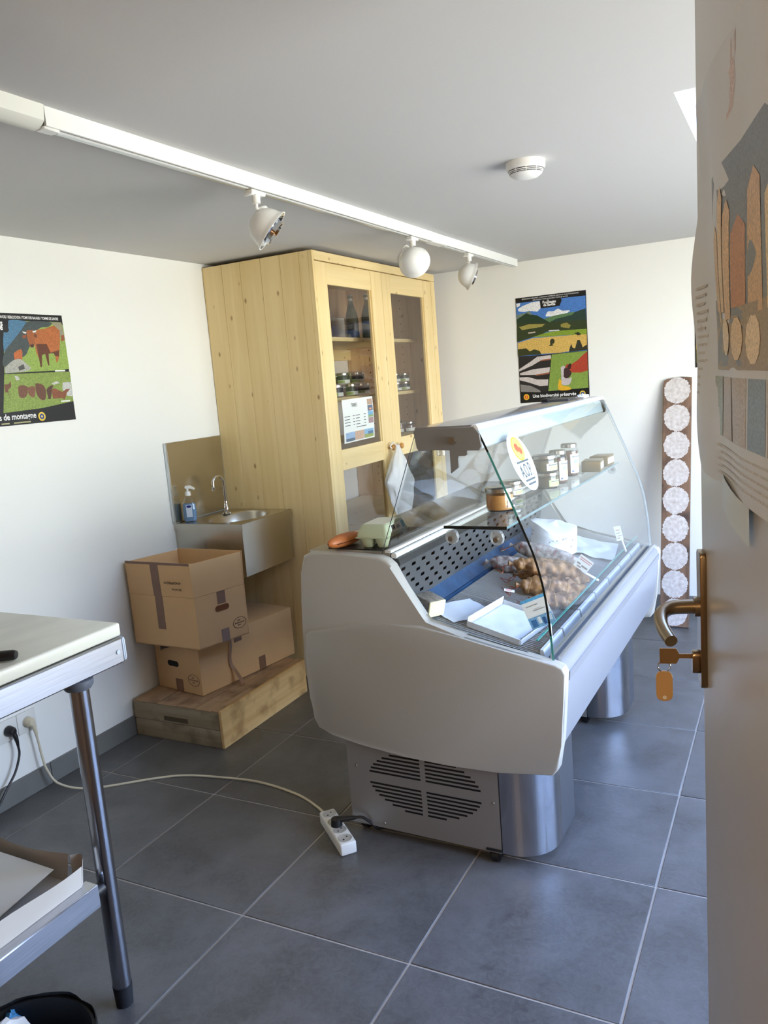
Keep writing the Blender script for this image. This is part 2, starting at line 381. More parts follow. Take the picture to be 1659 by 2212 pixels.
COW_PRINT = [
 ((140,165,75),[(555,825),(594,835),(600,935),(987,935),(1001,892),(1002,492),(919,480),(519,467)]),
 ((75,120,150),[(600,935),(731,927),(682,853),(613,754),(541,656),(557,826),(594,835)]),
 ((65,75,75),[(731,930),(908,932),(884,888),(805,863),(714,683),(675,617),(525,523),(541,651),(613,759),(682,853)]),
 ((150,145,120),[(908,932),(987,935),(998,834),(1004,764),(968,786),(942,890)]),
 ((150,85,50),[(973,810),(997,819),(994,763),(968,754)]),
 ((175,100,50),[(795,860),(848,867),(929,904),(967,856),(960,763),(936,613),(916,555),(907,561),(906,613),(896,642),(857,637),(850,529),(841,529),(836,586),(831,637),(806,626),(792,514),(782,514),(783,576),(765,654),(763,727),(770,806)]),
 ((95,50,28),[(774,727),(854,728),(872,648),(943,670),(933,613),(906,613),(896,642),(857,637),(850,529),(841,529),(831,637),(806,626),(792,514),(782,514),(778,643)]),
 ((155,88,45),[(716,843),(749,855),(771,845),(770,783),(756,705),(730,699),(723,733),(714,788)]),
 ((60,40,35),[(728,721),(756,727),(753,699),(732,698)]),
 ((140,75,40),[(677,801),(712,813),(711,788),(690,774)]),
 ((110,60,35),[(767,817),(791,820),(784,783),(768,789)]),
 ((230,228,220),[(687,840),(715,835),(711,821),(692,826)]),
 ((230,228,220),[(761,845),(792,854),(781,834),(762,831)]),
 ((185,100,50),[(603,640),(647,677),(665,661),(656,590),(648,579),(614,585),(599,585)]),
 ((165,165,155),[(524,512),(592,580),(645,590),(684,545),(710,505),(667,479),(566,470),(519,470)]),
 ((70,70,70),[(619,520),(662,546),(665,502),(624,487)]),
 ((130,150,70),[(516,459),(1003,465),(999,179),(751,135),(471,117)]),
 ((190,190,185),[(933,364),(998,366),(1000,226),(956,235),(924,296)]),
 ((190,190,185),[(845,358),(886,379),(913,360),(863,346)]),
 ((190,190,185),[(584,445),(613,433),(618,405),(592,401)]),
 ((112,72,52),[(597,336),(616,354),(651,349),(666,331),(654,266),(629,241),(599,249),(594,293)]),
 ((125,80,58),[(666,331),(717,339),(715,283),(700,240),(675,253),(661,288)]),
 ((100,62,45),[(724,360),(752,364),(786,339),(795,277),(779,211),(752,213),(729,249),(720,311)]),
 ((80,52,40),[(800,299),(833,336),(857,338),(843,302),(823,218),(800,226)]),
 ((130,75,48),[(838,302),(868,311),(921,273),(954,299),(984,297),(955,264),(931,197),(914,216),(865,214),(841,216)]),
 ((110,70,50),[(504,364),(537,372),(548,399),(551,350),(526,314),(530,244),(519,299),(499,300)]),
]

# ---------------------------------------------------------------- the room
XL, XR, YF, YB, ZC = -2.487, 1.35, 0.40, 4.575, 2.005
m_wall = mat('wall_paint', (235, 235, 229), 0.85, bump=0.05, bscale=220)
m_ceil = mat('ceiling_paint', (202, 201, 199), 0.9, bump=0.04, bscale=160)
m_grout = mat('grout', (168, 160, 148), 0.9, var=0.12, vscale=12)
m_tile = tilemat('floor_tile', (70, 69, 67), (98, 97, 96), (116, 114, 112))
m_skirt = mat('skirting_tile', (112, 112, 108), 0.45, var=0.10, vscale=9, objvar=True)
m_white_frame = mat('white_frame', (225, 225, 222), 0.4)
m_passage = mat('passage_wall', (170, 126, 84), 0.8)

def struct(name, mb, m, loc=None, **k):
    o = mb.build(name, m); o['kind'] = 'structure'
    if loc: rebase(o, loc)
    return o
fl = MB(); fl.box(-2.75, 1.5, -2.0, 4.75, -0.14, -0.0025)
floor = struct('floor', fl, m_grout)
GX, GY, G = -2.3222, 1.5189, 0.003
xs = [XL] + [GX+0.5*i for i in range(0, 8)] + [XR]
ys = [-1.48+0.0001] + [GY+0.5*j for j in range(-5, 7)] + [YB]
xs = [x for x in xs if XL <= x <= XR]; ys = sorted(y for y in ys if -1.5 <= y <= YB)
tile_mesh = {}
for a, b in zip(xs, xs[1:]):
    for c, d in zip(ys, ys[1:]):
        w, h = round(b-a, 4), round(d-c, 4)
        if w < 0.02 or h < 0.02: continue
        if (w, h) not in tile_mesh:
            t = MB(); t.box(G, w-G, G, h-G, -0.010, 0.0, 0.0012, 1)
            o = t.build('tile', m_tile, floor); tile_mesh[(w, h)] = o.data
        else:
            o = bpy.data.objects.new('tile', tile_mesh[(w, h)]); COL.objects.link(o); o.parent = floor
        o.location = (a, c, 0)

# ceiling with its roof-window opening
SX0, SX1, SY0, SY1 = -0.252, 0.55, 2.107, 3.05
ce = MB()
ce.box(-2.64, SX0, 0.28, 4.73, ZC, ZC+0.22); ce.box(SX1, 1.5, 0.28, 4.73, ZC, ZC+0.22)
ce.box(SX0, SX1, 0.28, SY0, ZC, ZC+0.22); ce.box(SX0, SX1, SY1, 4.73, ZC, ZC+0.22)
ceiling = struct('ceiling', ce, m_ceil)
w2 = thing('window_2', None, None, (SX0, SY0, ZC), kind='structure')
k = MB(w2)
for a in ((SX0, SX0+0.04, SY0, SY1), (SX1-0.04, SX1, SY0, SY1), (SX0+0.04, SX1-0.04, SY0, SY0+0.04), (SX0+0.04, SX1-0.04, SY1-0.04, SY1)):
    k.box(*a, ZC+0.13, ZC+0.19)
k.build('window_frame', m_white_frame, w2)
k = MB(w2); k.box(SX0+0.04, SX1-0.04, SY0+0.04, SY1-0.04, ZC+0.155, ZC+0.161)
m_glass = glassmat('window_glass')
k.build('pane', m_glass, w2)

wl = MB(); wl.box(XL-0.15, XL, 0.25, YB+0.15, -0.05, ZC); struct('wall_left', wl, m_wall)
wb = MB(); wb.box(XL, XR, YB, YB+0.15, -0.05, ZC); struct('wall_back', wb, m_wall)
WY0, WY1, WZ0, WZ1 = 1.00, 3.70, 0.32, 1.90
wr = MB()
wr.box(XR, XR+0.15, 0.25, WY0, -0.05, ZC); wr.box(XR, XR+0.15, WY1, YB+0.15, -0.05, ZC)
wr.box(XR, XR+0.15, WY0, WY1, -0.05, WZ0); wr.box(XR, XR+0.15, WY0, WY1, WZ1, ZC)
struct('wall_right', wr, m_wall)
DX0, DX1 = -0.80, 0.115
wf = MB()
wf.box(XL, DX0, 0.25, YF, -0.05, ZC); wf.box(DX1, XR, 0.25, YF, -0.05, ZC); wf.box(DX0, DX1, 0.25, YF, 1.97, ZC)
struct('wall_front', wf, mat('front_wall_wood', (150, 108, 70), 0.7))
# shop window in the right wall
w1 = thing('window_1', None, None, (XR+0.07, (WY0+WY1)/2, WZ0), kind='structure')
for name, a in (('window_frame', None),):
    k = MB(w1)
    k.box(XR+0.04, XR+0.10, WY0, WY1, WZ0, WZ0+0.05); k.box(XR+0.04, XR+0.10, WY0, WY1, WZ1-0.05, WZ1)
    for yy in (WY0, (WY0+WY1)/2-0.025, WY1-0.05): k.box(XR+0.04, XR+0.10, yy, yy+0.05, WZ0+0.05, WZ1-0.05)
    k.build(name, m_white_frame, w1)
ym = (WY0+WY1)/2
for a, b in ((WY0+0.05, ym-0.025), (ym+0.025, WY1-0.05)):
    k = MB(w1); k.box(XR+0.066, XR+0.072, a, b, WZ0+0.05, WZ1-0.05); k.build('pane', m_glass, w1)

# passage behind the doorway, with its warm ceiling lamp
pw = MB(); pw.box(-1.95, -1.80, -2.0, 0.25, -0.05, 2.15); struct('wall_passage_left', pw, m_passage)
pw = MB(); pw.box(1.20, 1.35, -2.0, 0.25, -0.05, 2.15); struct('wall_passage_right', pw, m_passage)
pw = MB(); pw.box(-1.80, 1.20, -2.0, -1.85, -0.05, 2.15); struct('wall_passage_rear', pw, m_passage)
pw = MB(); pw.box(-1.95, 1.35, -2.0, 0.25, 2.15, 2.25); struct('ceiling_passage', pw, m_passage)
L = bpy.data.lights.new('passage_lamp', 'POINT'); L.energy = 28; L.color = (1.0, 0.75, 0.43); L.shadow_soft_size = 0.12
lo = bpy.data.objects.new('passage_lamp', L); COL.objects.link(lo); lo.location = (-0.30, -0.60, 1.6)

# skirting tiles
def skirting(name, spans, mk, loc):
    r = thing(name, None, None, loc, kind='structure')
    for a, b in spans:
        k = MB(r); k.box(*mk(a+0.0015, b-0.0015), 0.0, 0.082, 0.0015, 1); k.build('tile', m_skirt, r)
skirting('baseboard_left', [(YF+0.01, 0.89), (0.89, 1.39), (1.39, 1.882), (1.882, 2.36), (2.36, 2.85), (2.85, 3.09)],
         lambda a, b: (XL, XL+0.009, a, b), (XL, 2.0, 0))
skirting('baseboard_back', [(-1.86+0.5*i, -1.36+0.5*i) for i in range(6)]+[(1.14, 1.34)],
         lambda a, b: (a, b, YB-0.009, YB), (-0.5, YB, 0))

# ---------------------------------------------------------------- refrigerated display counter
m_panel = mat('counter_plastic', (170, 169, 162), 0.42, bump=0.12, bscale=420)
m_fascia = mat('counter_fascia', (132, 135, 142), 0.32)
m_steel = mat('brushed_steel', (182, 182, 184), 0.17, 1.0, var=0.05, vscale=6, stretch=(60, 60, 1))
m_steel_dk = mat('grey_metal_sheet', (120, 122, 128), 0.38, 0.85)
m_vent = mat('vent_panel_metal', (158, 154, 148), 0.42, 0.55)
m_grey = mat('canopy_grey', (126, 126, 124), 0.35, 0.15, var=0.06, vscale=9)
m_alu = mat('satin_aluminium', (205, 208, 210), 0.3, 0.9)
m_black = mat('black_plastic', (18, 18, 19), 0.45)
m_dark = mat('dark_void', (12, 12, 13), 0.8)
m_inner = mat('tub_steel', (104, 106, 108), 0.38, 0.6)
m_blue = mat('blue_film', (34, 68, 104), 0.35, 0.2, var=0.25, vscale=14, bump=0.5, bscale=25)
m_wire = mat('wire_white', (172, 176, 178), 0.35, 0.3)
m_cglass = glassmat('counter_glass', (0.980, 0.992, 0.988), base=0.020, graze=0.6)
m_edge = mat('glass_edge', (70, 150, 142), 0.15, 0.0, 0.8)
m_edge_dk = mat('glass_edge_dark', (14, 26, 27), 0.12, 0.0, 0.8)
m_clear = glassmat('clear_plastic', (0.90, 0.92, 0.92), base=0.16, gloss=0.10, frost=0.22)
m_screw = mat('screw_metal', (150, 140, 125), 0.35, 0.9)

CR = math.radians(-1.2)
counter = thing('display_counter', 'grey refrigerated display counter with curved glass front in the middle of the room', 'display counter', (-0.95, 1.96, 0), CR)
CT = counter.matrix_basis.copy()
def cw(x, y, z): return CT @ Vector((x, y, z))
def C(): return MB()
LEN = 1.50
OUT = [(-.384,.838),(-.372,.891),(-.345,.904),(-.247,.901),(-.112,.899),(-.085,.890),(-.067,.874),(.008,.722),(.022,.704),(.139,.677),(.249,.654),(.398,.626),(.416,.618),(.424,.602),
       (.416,.527),(.405,.402),(.393,.330),(.378,.311),(.228,.294),(.069,.289),(-.071,.293),(-.219,.308),(-.318,.325),(-.370,.342),(-.389,.370),(-.395,.432),(-.403,.566),(-.393,.740)]
PLATE = [(-.386,.640),(-.372,.655),(-.331,.664),(-.21,.690),(-.10,.701),(.01,.702),(.139,.677),(.249,.654),(.398,.626),(.416,.618),(.424,.602),
       (.416,.527),(.405,.402),(.393,.330),(.378,.311),(.228,.294),(.069,.289),(-.071,.293),(-.219,.308),(-.318,.325),(-.368,.342),(-.383,.370),(-.387,.432),(-.391,.566)]
k = C(); k.prism(OUT, 'xz', 0.007, 0.047, 0.010, 3); ep = k.build('end_panel', m_panel, counter)
k = C(); k.prism(PLATE, 'xz', 0.0, 0.020, 0.005, 3); k.build('lower_plate', m_panel, ep)
k = C(); k.prism(OUT, 'xz', LEN-0.047, LEN-0.007, 0.010, 3); k.build('end_panel', m_panel, counter)
# closed body between the panels
k = C(); k.prism([(-.365,.36),(-.365,.885),(-.30,.885),(-.095,.60),(.30,.56),(.36,.55),(.36,.375),(.22,.335),(-.3,.34)], 'xz', 0.047, LEN-0.047)
k.build('body', m_panel, counter)
FAS = [(.345,.600),(.372,.622),(.402,.620),(.415,.610),(.420,.596),(.409,.470),(.392,.376),(.37,.366),(.33,.40)]
k = C(); k.prism(FAS, 'xz', 0.040, LEN-0.040, 0.0); k.build('front_fascia', m_fascia, counter)
k = C(); k.prism([(.404,.598),(.424,.594),(.421,.570),(.408,.565)], 'xz', 0.05, LEN-0.05); k.build('fascia_ridge', m_fascia, counter)
k = C(); k.box(.372, .380, .047, LEN-.047, .615, .640); k.box(.394, .402, .047, LEN-.047, .612, .634); k.box(.372, .402, .047, LEN-.047, .610, .618)
k.build('glass_channel', m_alu, counter)
# service worktop behind the rear glass
k = C(); k.box(-.372, -.092, .047, LEN-.047, .884, .903, .004); k.build('worktop', mat('worktop_grey', (150, 147, 140), 0.3, 0.6), counter)
k = C(); k.box(-.110, -.088, .047, LEN-.047, .900, .909, .002); k.tube([(-.080, .047, .893), (-.080, LEN-.047, .893)], .009, 10)
k.build('rear_rail', mat('white_rail', (225, 226, 226), 0.3), counter)
k = C(); k.prism([(-.092,.888),(-.066,.884),(-.060,.866),(-.088,.866)], 'xz', .047, LEN-.047); k.build('black_trim', m_black, counter)
# perforated rear air panel: real openings in the sheet
def pp(t, y): return (-.064-.020*t/.150, y, .868-.138*t/.150)      # t runs down the sheet
k = C(); y0, y1, pit, hw, hh = .05, LEN-.05, .070, .026, .0105
t = 0.0; rowsn = 5; gap = .0165
for r in range(rowsn+1):
    te = t+gap if r < rowsn else .150
    k.poly([pp(t, y0), pp(t, y1), pp(te, y1), pp(te, y0)]); t = te
    if r < rowsn:
        off = (r % 2)*pit/2+.012; ys_ = []; y = y0+off
        while y+hw < y1: ys_.append(y); y += pit
        e = y0
        for y in ys_:
            k.poly([pp(t, e), pp(t, y), pp(t+hh, y), pp(t+hh, e)]); e = y+hw
        k.poly([pp(t, e), pp(t, y1), pp(t+hh, y1), pp(t+hh, e)]); t += hh
k.build('perforated_panel', m_inner, counter)
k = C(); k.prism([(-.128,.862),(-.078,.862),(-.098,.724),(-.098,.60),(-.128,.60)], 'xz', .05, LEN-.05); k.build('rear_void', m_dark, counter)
k = C(); k.prism([(-.090,.716),(-.084,.730),(-.076,.718),(-.052,.694),(-.044,.694),(-.044,.662),(-.090,.662)], 'xz', .05, LEN-.05); k.build('gutter_film', m_blue, counter)
# deck: slopes down towards the customer
def dz(x): return .690-.235*(x+.04)
k = C(); k.prism([(-.05,dz(-.05)-.035),(.345,dz(.345)-.035),(.345,dz(.345)-.05),(-.05,dz(-.05)-.05)], 'xz', .05, LEN-.05); k.build('deck_pan', mat('deck_pan_grey', (26, 27, 30), 0.5, 0.2), counter)
k = C(); k.prism([(.325,.57),(.333,.606),(.345,.606),(.372,.612),(.372,.58)], 'xz', .05, LEN-.05); k.build('front_gutter', mat('gutter_grey', (110, 116, 124), 0.4, 0.6), counter)
nr = 4; rl_ = (LEN-.11)/nr
for q in range(nr):
    k = C(); ya = .055+q*rl_+.004; yb = .055+(q+1)*rl_-.004; n = int((yb-ya)/.0128)
    for i in range(n+1):
        y = ya+(yb-ya)*i/n
        k.tube([(-.040, y, dz(-.04)-.012), (-.034, y, dz(-.034)), (.325, y, dz(.325))], .0025, 5)
    for x in (-.02, .14, .30): k.tube([(x, ya, dz(x)-.0050), (x, yb, dz(x)-.0050)], .0032, 5)
    k.build('wire_rack', m_wire, counter)
k = C(); k.box(.331, .335, .06, LEN-.06, .600, .668); fr = k.build('front_riser', m_cglass, counter)
k = C(); k.box(.3300, .3360, .06, LEN-.06, .668, .671); k.build('riser_edge', m_edge, fr)
for q in range(7):
    k = C(); a = .07+q*.197; k.prism([(.337,.610),(.352,.612),(.346,.640),(.337,.640)], 'xz', a, a+.185); k.build('label_rail', mat('rail_white', (214, 220, 224), 0.35), counter)
# curved front glass
GP = [(.204,1.252),(.214,1.240),(.242,1.177),(.265,1.121),(.297,1.046),(.316,.997),(.349,.910),(.370,.823),(.381,.735),(.387,.645),(.388,.622)]
gp = [(v.x, v.z) for v in smooth_path([(x, 0, z) for x, z in GP], 5)]
def offset(prof, d):
    o = []
    for i, (x, z) in enumerate(prof):
        a = Vector(prof[max(i-1, 0)]); b = Vector(prof[min(i+1, len(prof)-1)]); t = (b-a).normalized(); o.append((x+t.y*d, z-t.x*d))
    return o
gi = offset(gp, .006)
ya, yb = .030, LEN-.030
k = C()
for i in range(len(gp)-1):
    for prof in (gp, gi):
        (x0, z0), (x1, z1) = prof[i], prof[i+1]
        k.poly([(x0, ya, z0), (x1, ya, z1), (x1, yb, z1), (x0, yb, z0)])
fg = k.build('front_glass', m_cglass, counter, sharp=60)
for y in (ya, yb):
    k = C()
    for i in range(len(gp)-1):
        k.mi = 1 if (y == ya and 1.02 > gp[i][1] > .70) or (gp[i][1] > 1.2) else 0
        k.poly([(*gp[i][:1], y, gp[i][1]), (gp[i+1][0], y, gp[i+1][1]), (gi[i+1][0], y, gi[i+1][1]), (gi[i][0], y, gi[i][1])])
    k.build('polished_edge', [m_edge, m_edge_dk] if y == ya else [mat('glass_edge_pale', (176, 188, 188), 0.15)]*2, fg)
# a fine black seal where the side panes meet the front glass
side_in = offset(gp, .008)
SIDE = [(.023,1.250)]+[(x, z) for x, z in side_in if z < 1.235]+[(.372,.630),(.249,.655),(.139,.679),(.024,.706),(.010,.724),(-.065,.876),(-.083,.892),(-.114,.900)]
for y in (.036, LEN-.041):
    k = C(); A = [k.v((x, y, z)) for x, z in SIDE]; B = [k.v((x, y+.005, z)) for x, z in SIDE]; k.f(A); k.f(B)
    sp = k.build('side_glass', m_cglass, counter)
    k = C()
    for i in range(len(SIDE)):
        (x0, z0), (x1, z1) = SIDE[i], SIDE[(i+1) % len(SIDE)]
        if z0 > .9 or z1 > .9 or i < len(side_in)-3: k.poly([(x0, y, z0), (x1, y, z1), (x1, y+.005, z1), (x0, y+.005, z0)])
    k.build('polished_edge', m_edge_dk, sp)
    for x, z in ((.108, .955), (.240, .955)):
        s = 1 if y < .5 else -1; yy = y+(.005 if s > 0 else 0)
        k = C(); k.prism(rounded([(x-.018, z-.020), (x+.018, z-.020), (x+.018, z+.019), (x-.018, z+.019)], .016), 'xz', yy, yy+s*.014, .002, 1)
        h = k.build('shelf_holder', m_clear, counter)
        k = C(); k.cyl((x, yy-s*.009, z-.004), (x, yy+s*.004, z-.004), .0075, seg=12); k.build('screw', m_screw, h)
# rear sliding panes
for a, b, o in ((.05, .79, 0), (.74, LEN-.05, .006)):
    k = C(); k.hexa([(-.104+o, a, .905), (-.100+o, a, .905), (-.100+o, b, .905), (-.104+o, b, .905), (.020+o, a, 1.247), (.024+o, a, 1.247), (.024+o, b, 1.247), (.020+o, b, 1.247)])
    k.build('rear_pane', glassmat('rear_glass', (0.975, 0.985, 0.98), base=0.075), counter)
# glass shelf
k = C(); k.box(.086, .266, .050, LEN-.050, .9770, .9850); sh = k.build('glass_shelf', m_cglass, counter)
k = C(); k.box(.084, .268, .0475, .050, .9765, .9852); k.build('polished_edge', m_edge_dk, sh)
k = C(); k.box(.266, .2685, .050, LEN-.050, .978, .9852); k.build('polished_edge', mat('glass_edge_grey', (96, 120, 122), 0.15), sh)
# canopy
k = C(); k.prism([(.021,1.250),(.030,1.258),(.198,1.258),(.214,1.240),(.219,1.205),(.212,1.194),(.150,1.196),(.085,1.200),(.060,1.197),(.034,1.197),(.028,1.206)], 'xz', .026, .034, .0015, 1)
br = k.build('canopy_bracket', m_grey, counter)
k = C(); k.cyl((.139, .026, 1.223), (.139, .012, 1.223), .0105, seg=6); k.build('bolt', m_screw, br)
k = C(); k.prism([(.126,1.197),(.176,1.197),(.176,1.184),(.170,1.181),(.152,1.181),(.149,1.174),(.149,1.150),(.126,1.134)], 'xz', .027, .033); k.build('hanger', m_grey, br)
k = C(); k.cyl((.095, .040, 1.198), (.095, .040, 1.183), .012, seg=16); k.build('spacer', m_clear, br)
k = C(); k.prism([(.021,1.250),(.030,1.258),(.198,1.258),(.214,1.240),(.219,1.205),(.212,1.194),(.034,1.197)], 'xz', LEN-.034, LEN-.026); k.build('canopy_bracket', m_grey, counter)
k = C(); k.prism([(.022,1.247),(.026,1.262),(.190,1.262),(.196,1.258),(.190,1.256),(.032,1.256)], 'xz', .030, LEN-.030)
k.build('canopy_top', mat('canopy_top_metal', (146, 146, 144), 0.14, 0.25), counter)
k = C(); k.prism([(.188,1.257),(.196,1.2635),(.206,1.262),(.213,1.250),(.200,1.246)], 'xz', .028, LEN-.028); k.build('front_profile', mat('white_profile', (232, 234, 235), 0.25), counter)
k = C(); k.prism([(.150,1.256),(.186,1.256),(.200,1.238),(.210,1.200),(.206,1.196),(.182,1.215)], 'xz', .045, LEN-.045); k.build('valance', mat('valance_alu', (190, 204, 206), 0.3, 0.4), counter)
k = C(); k.cyl((.110, .10, 1.240), (.110, LEN-.10, 1.240), .011, seg=12); k.build('lamp_tube', mat('lamp_tube_glass', (225, 228, 228), 0.25), counter)
# pedestals
def pedestal(ya, yb, vent):
    r = .115; pts = [(-.270, ya+.004), (.20, ya+.004)]
    arc = [(.352-r+r*math.sin(t), ya+r*(1-math.cos(t))) for t in [PI/2*i/24 for i in range(25)]]
    k = C(); k.prism(pts+[(x-.004, y+.004) for x, y in arc]+[(.348, yb), (-.270, yb)], 'xy', .045, .345); p = k.build('pedestal', m_steel_dk, counter)
    # front column: a curved sheet
    sh_ = [(.216, ya)]+arc+[(.352, ya+r+.02)]
    k = C()
    for (x0, y0), (x1, y1) in zip(sh_, sh_[1:]): k.poly([(x0, y0, .036), (x1, y1, .036), (x1, y1, .350), (x0, y0, .350)])
    k.build('corner_column', m_steel, p, sharp=60)
    k = C(); k.box(.3485, .352, ya+r+.02, yb, .036, .350); k.build('side_cover', m_steel_dk, p)
    x0, x1, z0, z1 = -.283, .213, .034, .345
    k = C()
    if not vent: k.box(x0, x1, ya, ya+.003, z0, z1)
    else:
        cx, cz, rx, rz = -.024, .199, .186, .100; sl = .0062; pitch = .0124; z = z0; bar = .0085
        zz = cz-rz+.004; n = 0
        while zz+sl < cz+rz-.002:
            if abs(zz+sl/2-cz) < .010: zz += pitch; continue
            k.poly([(x0, ya, z), (x1, ya, z), (x1, ya, zz), (x0, ya, zz)])
            hw_ = rx*math.sqrt(max(0.02, 1-((zz+sl/2-cz)/rz)**2))
            for a, b in ((x0, cx-hw_), (cx-bar, cx+bar), (cx+hw_, x1)): k.poly([(a, ya, zz), (b, ya, zz), (b, ya, zz+sl), (a, ya, zz+sl)])
            z = zz+sl; zz += pitch
        k.poly([(x0, ya, z), (x1, ya, z), (x1, ya, z1), (x0, ya, z1)])
    vp = k.build('vent_panel' if vent else 'end_cover', m_vent, p)
    if vent:
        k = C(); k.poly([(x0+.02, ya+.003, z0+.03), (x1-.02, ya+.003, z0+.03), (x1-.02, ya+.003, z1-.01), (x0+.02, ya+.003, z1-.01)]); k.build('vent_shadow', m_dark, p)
        for x, z in ((x0+.030, .228), (x1-.018, .188), (x0+.115, .050)):
            k = C(); k.cyl((x, ya, z), (x, ya-.0025, z), .0042, .003, 10); k.build('screw', m_screw, p)
pedestal(.016, .286, True); pedestal(.992, 1.212, False)
def caster(x, y, s=1):
    c = sub('caster', counter)
    k = C(); k.cyl((x-.011, y, .017), (x+.011, y, .017), .017, seg=18); k.build('wheel', m_black, c)
    k = C(); k.box(x-.016, x-.012, y-.012, y+.016, .012, .040); k.box(x+.012, x+.016, y-.012, y+.016, .012, .040); k.box(x-.024, x+.024, y-.02, y+.028, .040, .046, .002); k.build('fork', m_black, c)
for x, y in ((.190, .030), (-.255, .055), (.20, .25), (-.25, .25), (.20, 1.02), (-.25, 1.02), (.2, 1.18), (-.25, 1.18)): caster(x, y)

# ---------------------------------------------------------------- pine cabinet
m_pine = woodmat('pine_upright', (236, 211, 156), (226, 198, 138), (138, 92, 44), 'z', 0.42)
m_pine_y = woodmat('pine_along', (236, 212, 158), (226, 200, 142), (138, 92, 44), 'y', 0.42)
m_pine_in = woodmat('pine_shaded', (220, 184, 140), (204, 166, 122), (120, 76, 44), 'z', 0.5)  # browner copy of the pine, the cabinet's inner shade put into its colour
m_pane = glassmat('cabinet_glass', (0.95, 0.95, 0.95), base=0.05)
CX, CY0, CY1, CZ = -1.880, 3.100, 4.450, 1.986
cab = thing('pine_cabinet', 'tall yellow pine cabinet with two glazed doors standing in the corner', 'cabinet', (-2.18, 3.77, 0))
edges = [XL+.002, -2.372, -2.266, -2.152, -2.046, -1.945, CX-.016]
for a, b in zip(edges, edges[1:]):
    k = MB(cab); k.box(a+.0002, b-.0002, CY0, CY0+.022, .0, CZ, .0011, 1); k.build('plank', m_pine, cab)
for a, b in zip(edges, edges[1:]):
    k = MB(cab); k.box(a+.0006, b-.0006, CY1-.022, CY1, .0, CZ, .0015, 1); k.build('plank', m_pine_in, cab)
k = MB(cab); k.box(XL+.004, CX-.018, CY0+.022, CY1-.022, CZ-.024, CZ); k.build('top_board', m_pine_y, cab)
k = MB(cab); k.box(CX-.016, CX+.004, CY0, CY0+.016, 0, CZ, .0012, 1); k.build('front_edge', m_pine, cab)
k = MB(cab); k.box(CX-.016, CX+.004, CY0+.017, CY1, CZ-.040, CZ, .0012, 1); k.build('crown_rail', m_pine_y, cab)
k = MB(cab); k.box(CX-.016, CX+.004, 4.395, CY1, 0, CZ-.041, .0012, 1); k.build('front_edge', m_pine, cab)
# upper rear rail in the shade-toned pine, the wall shows below it
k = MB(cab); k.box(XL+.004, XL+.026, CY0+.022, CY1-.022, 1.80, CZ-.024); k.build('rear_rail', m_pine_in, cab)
for z, x1 in ((1.608, -2.005), (1.312, -2.005), (1.070, -1.93), (.665, -1.905)):
    k = MB(cab); k.box(XL+.028, x1, CY0+.023, CY1-.023, z, z+.020, .0015, 1); k.build('shelf', m_pine_y, cab)
for z in (1.585,):
    k = MB(cab); k.box(XL+.004, XL+.026, CY0+.022, CY1-.022, z-.045, z+.02); k.build('rear_rail', m_pine_y, cab)
k = MB(cab)
for i in range(26):
    for x in (-2.10, -2.33):
        z = .78+i*.045
        if min(abs(z-s) for s in (1.618, 1.322, 1.08)) > .02: k.cyl((x, CY1-.0222, z), (x, CY1-.0230, z), .0032, seg=8)
ph = k.build('peg_holes', m_dark, cab); ph['kind'] = 'stuff'
k = MB(cab); k.box(CX-.15, CX-.02, CY0+.04, CY1-.03, .0, .10); k.build('plinth', m_pine_y, cab)
def cab_door(y0, y1, g0, g1, knob):
    d = sub('door', cab); x0, x1 = CX-.020, CX+.003
    zb, zt = .12, CZ-.044
    for a, b in ((y0, g0), (g1, y1)):
        k = MB(cab); k.box(x0, x1, a+.0008, b, zb, zt, .0016, 1); k.build('stile', m_pine, d)
    for a, b in ((1.846, zt), (.996, 1.094), (zb, .24)):
        k = MB(cab); k.box(x0, x1-.001, g0, g1, a, b, .0016, 1); k.build('rail', m_pine_y, d)
    # glazing beads
    for a, b in ((g0, g0+.008), (g1-.008, g1)):
        k = MB(cab); k.box(x0+.002, x1-.008, a, b, 1.094, 1.846); k.build('bead', m_pine, d)
    k = MB(cab); k.box(x0+.009, x0+.013, g0, g1, 1.094, 1.846); k.build('pane', m_pane, d)
    k = MB(cab); k.box(x0+.009, x0+.013, g0, g1, .24, .996); k.build('pane', m_pane, d)
    T = Matrix.Translation((x1, knob, 1.052)) @ Matrix.Rotation(PI/2, 4, 'Y')
    k = MB(cab); k.lathe([(.006, 0), (.006, .016), (.014, .022), (.0165, .030), (.013, .037), (0, .040)], seg=18, T=T)
    k.build('knob', mat('knob_wood', (196, 140, 72), 0.35), d)
cab_door(3.117, 3.762, 3.217, 3.645, 3.705)
cab_door(3.764, 4.393, 3.862, 4.288, 3.800)

# ---------------------------------------------------------------- hand basin
m_inox = mat('basin_steel', (196, 190, 176), 0.26, 1.0, var=0.05, vscale=7, bump=0.02, bscale=30)
m_chrome = mat('chrome', (215, 215, 215), 0.08, 1.0)
sink = thing('hand_basin', 'small stainless steel hand basin with splashback beside the pine cabinet', 'sink', (-2.30, 2.90, 0.60))
SX_0, SX_1, SY_0, SY_1, SZ = XL+.001, -2.105, 2.705, 3.092, .836
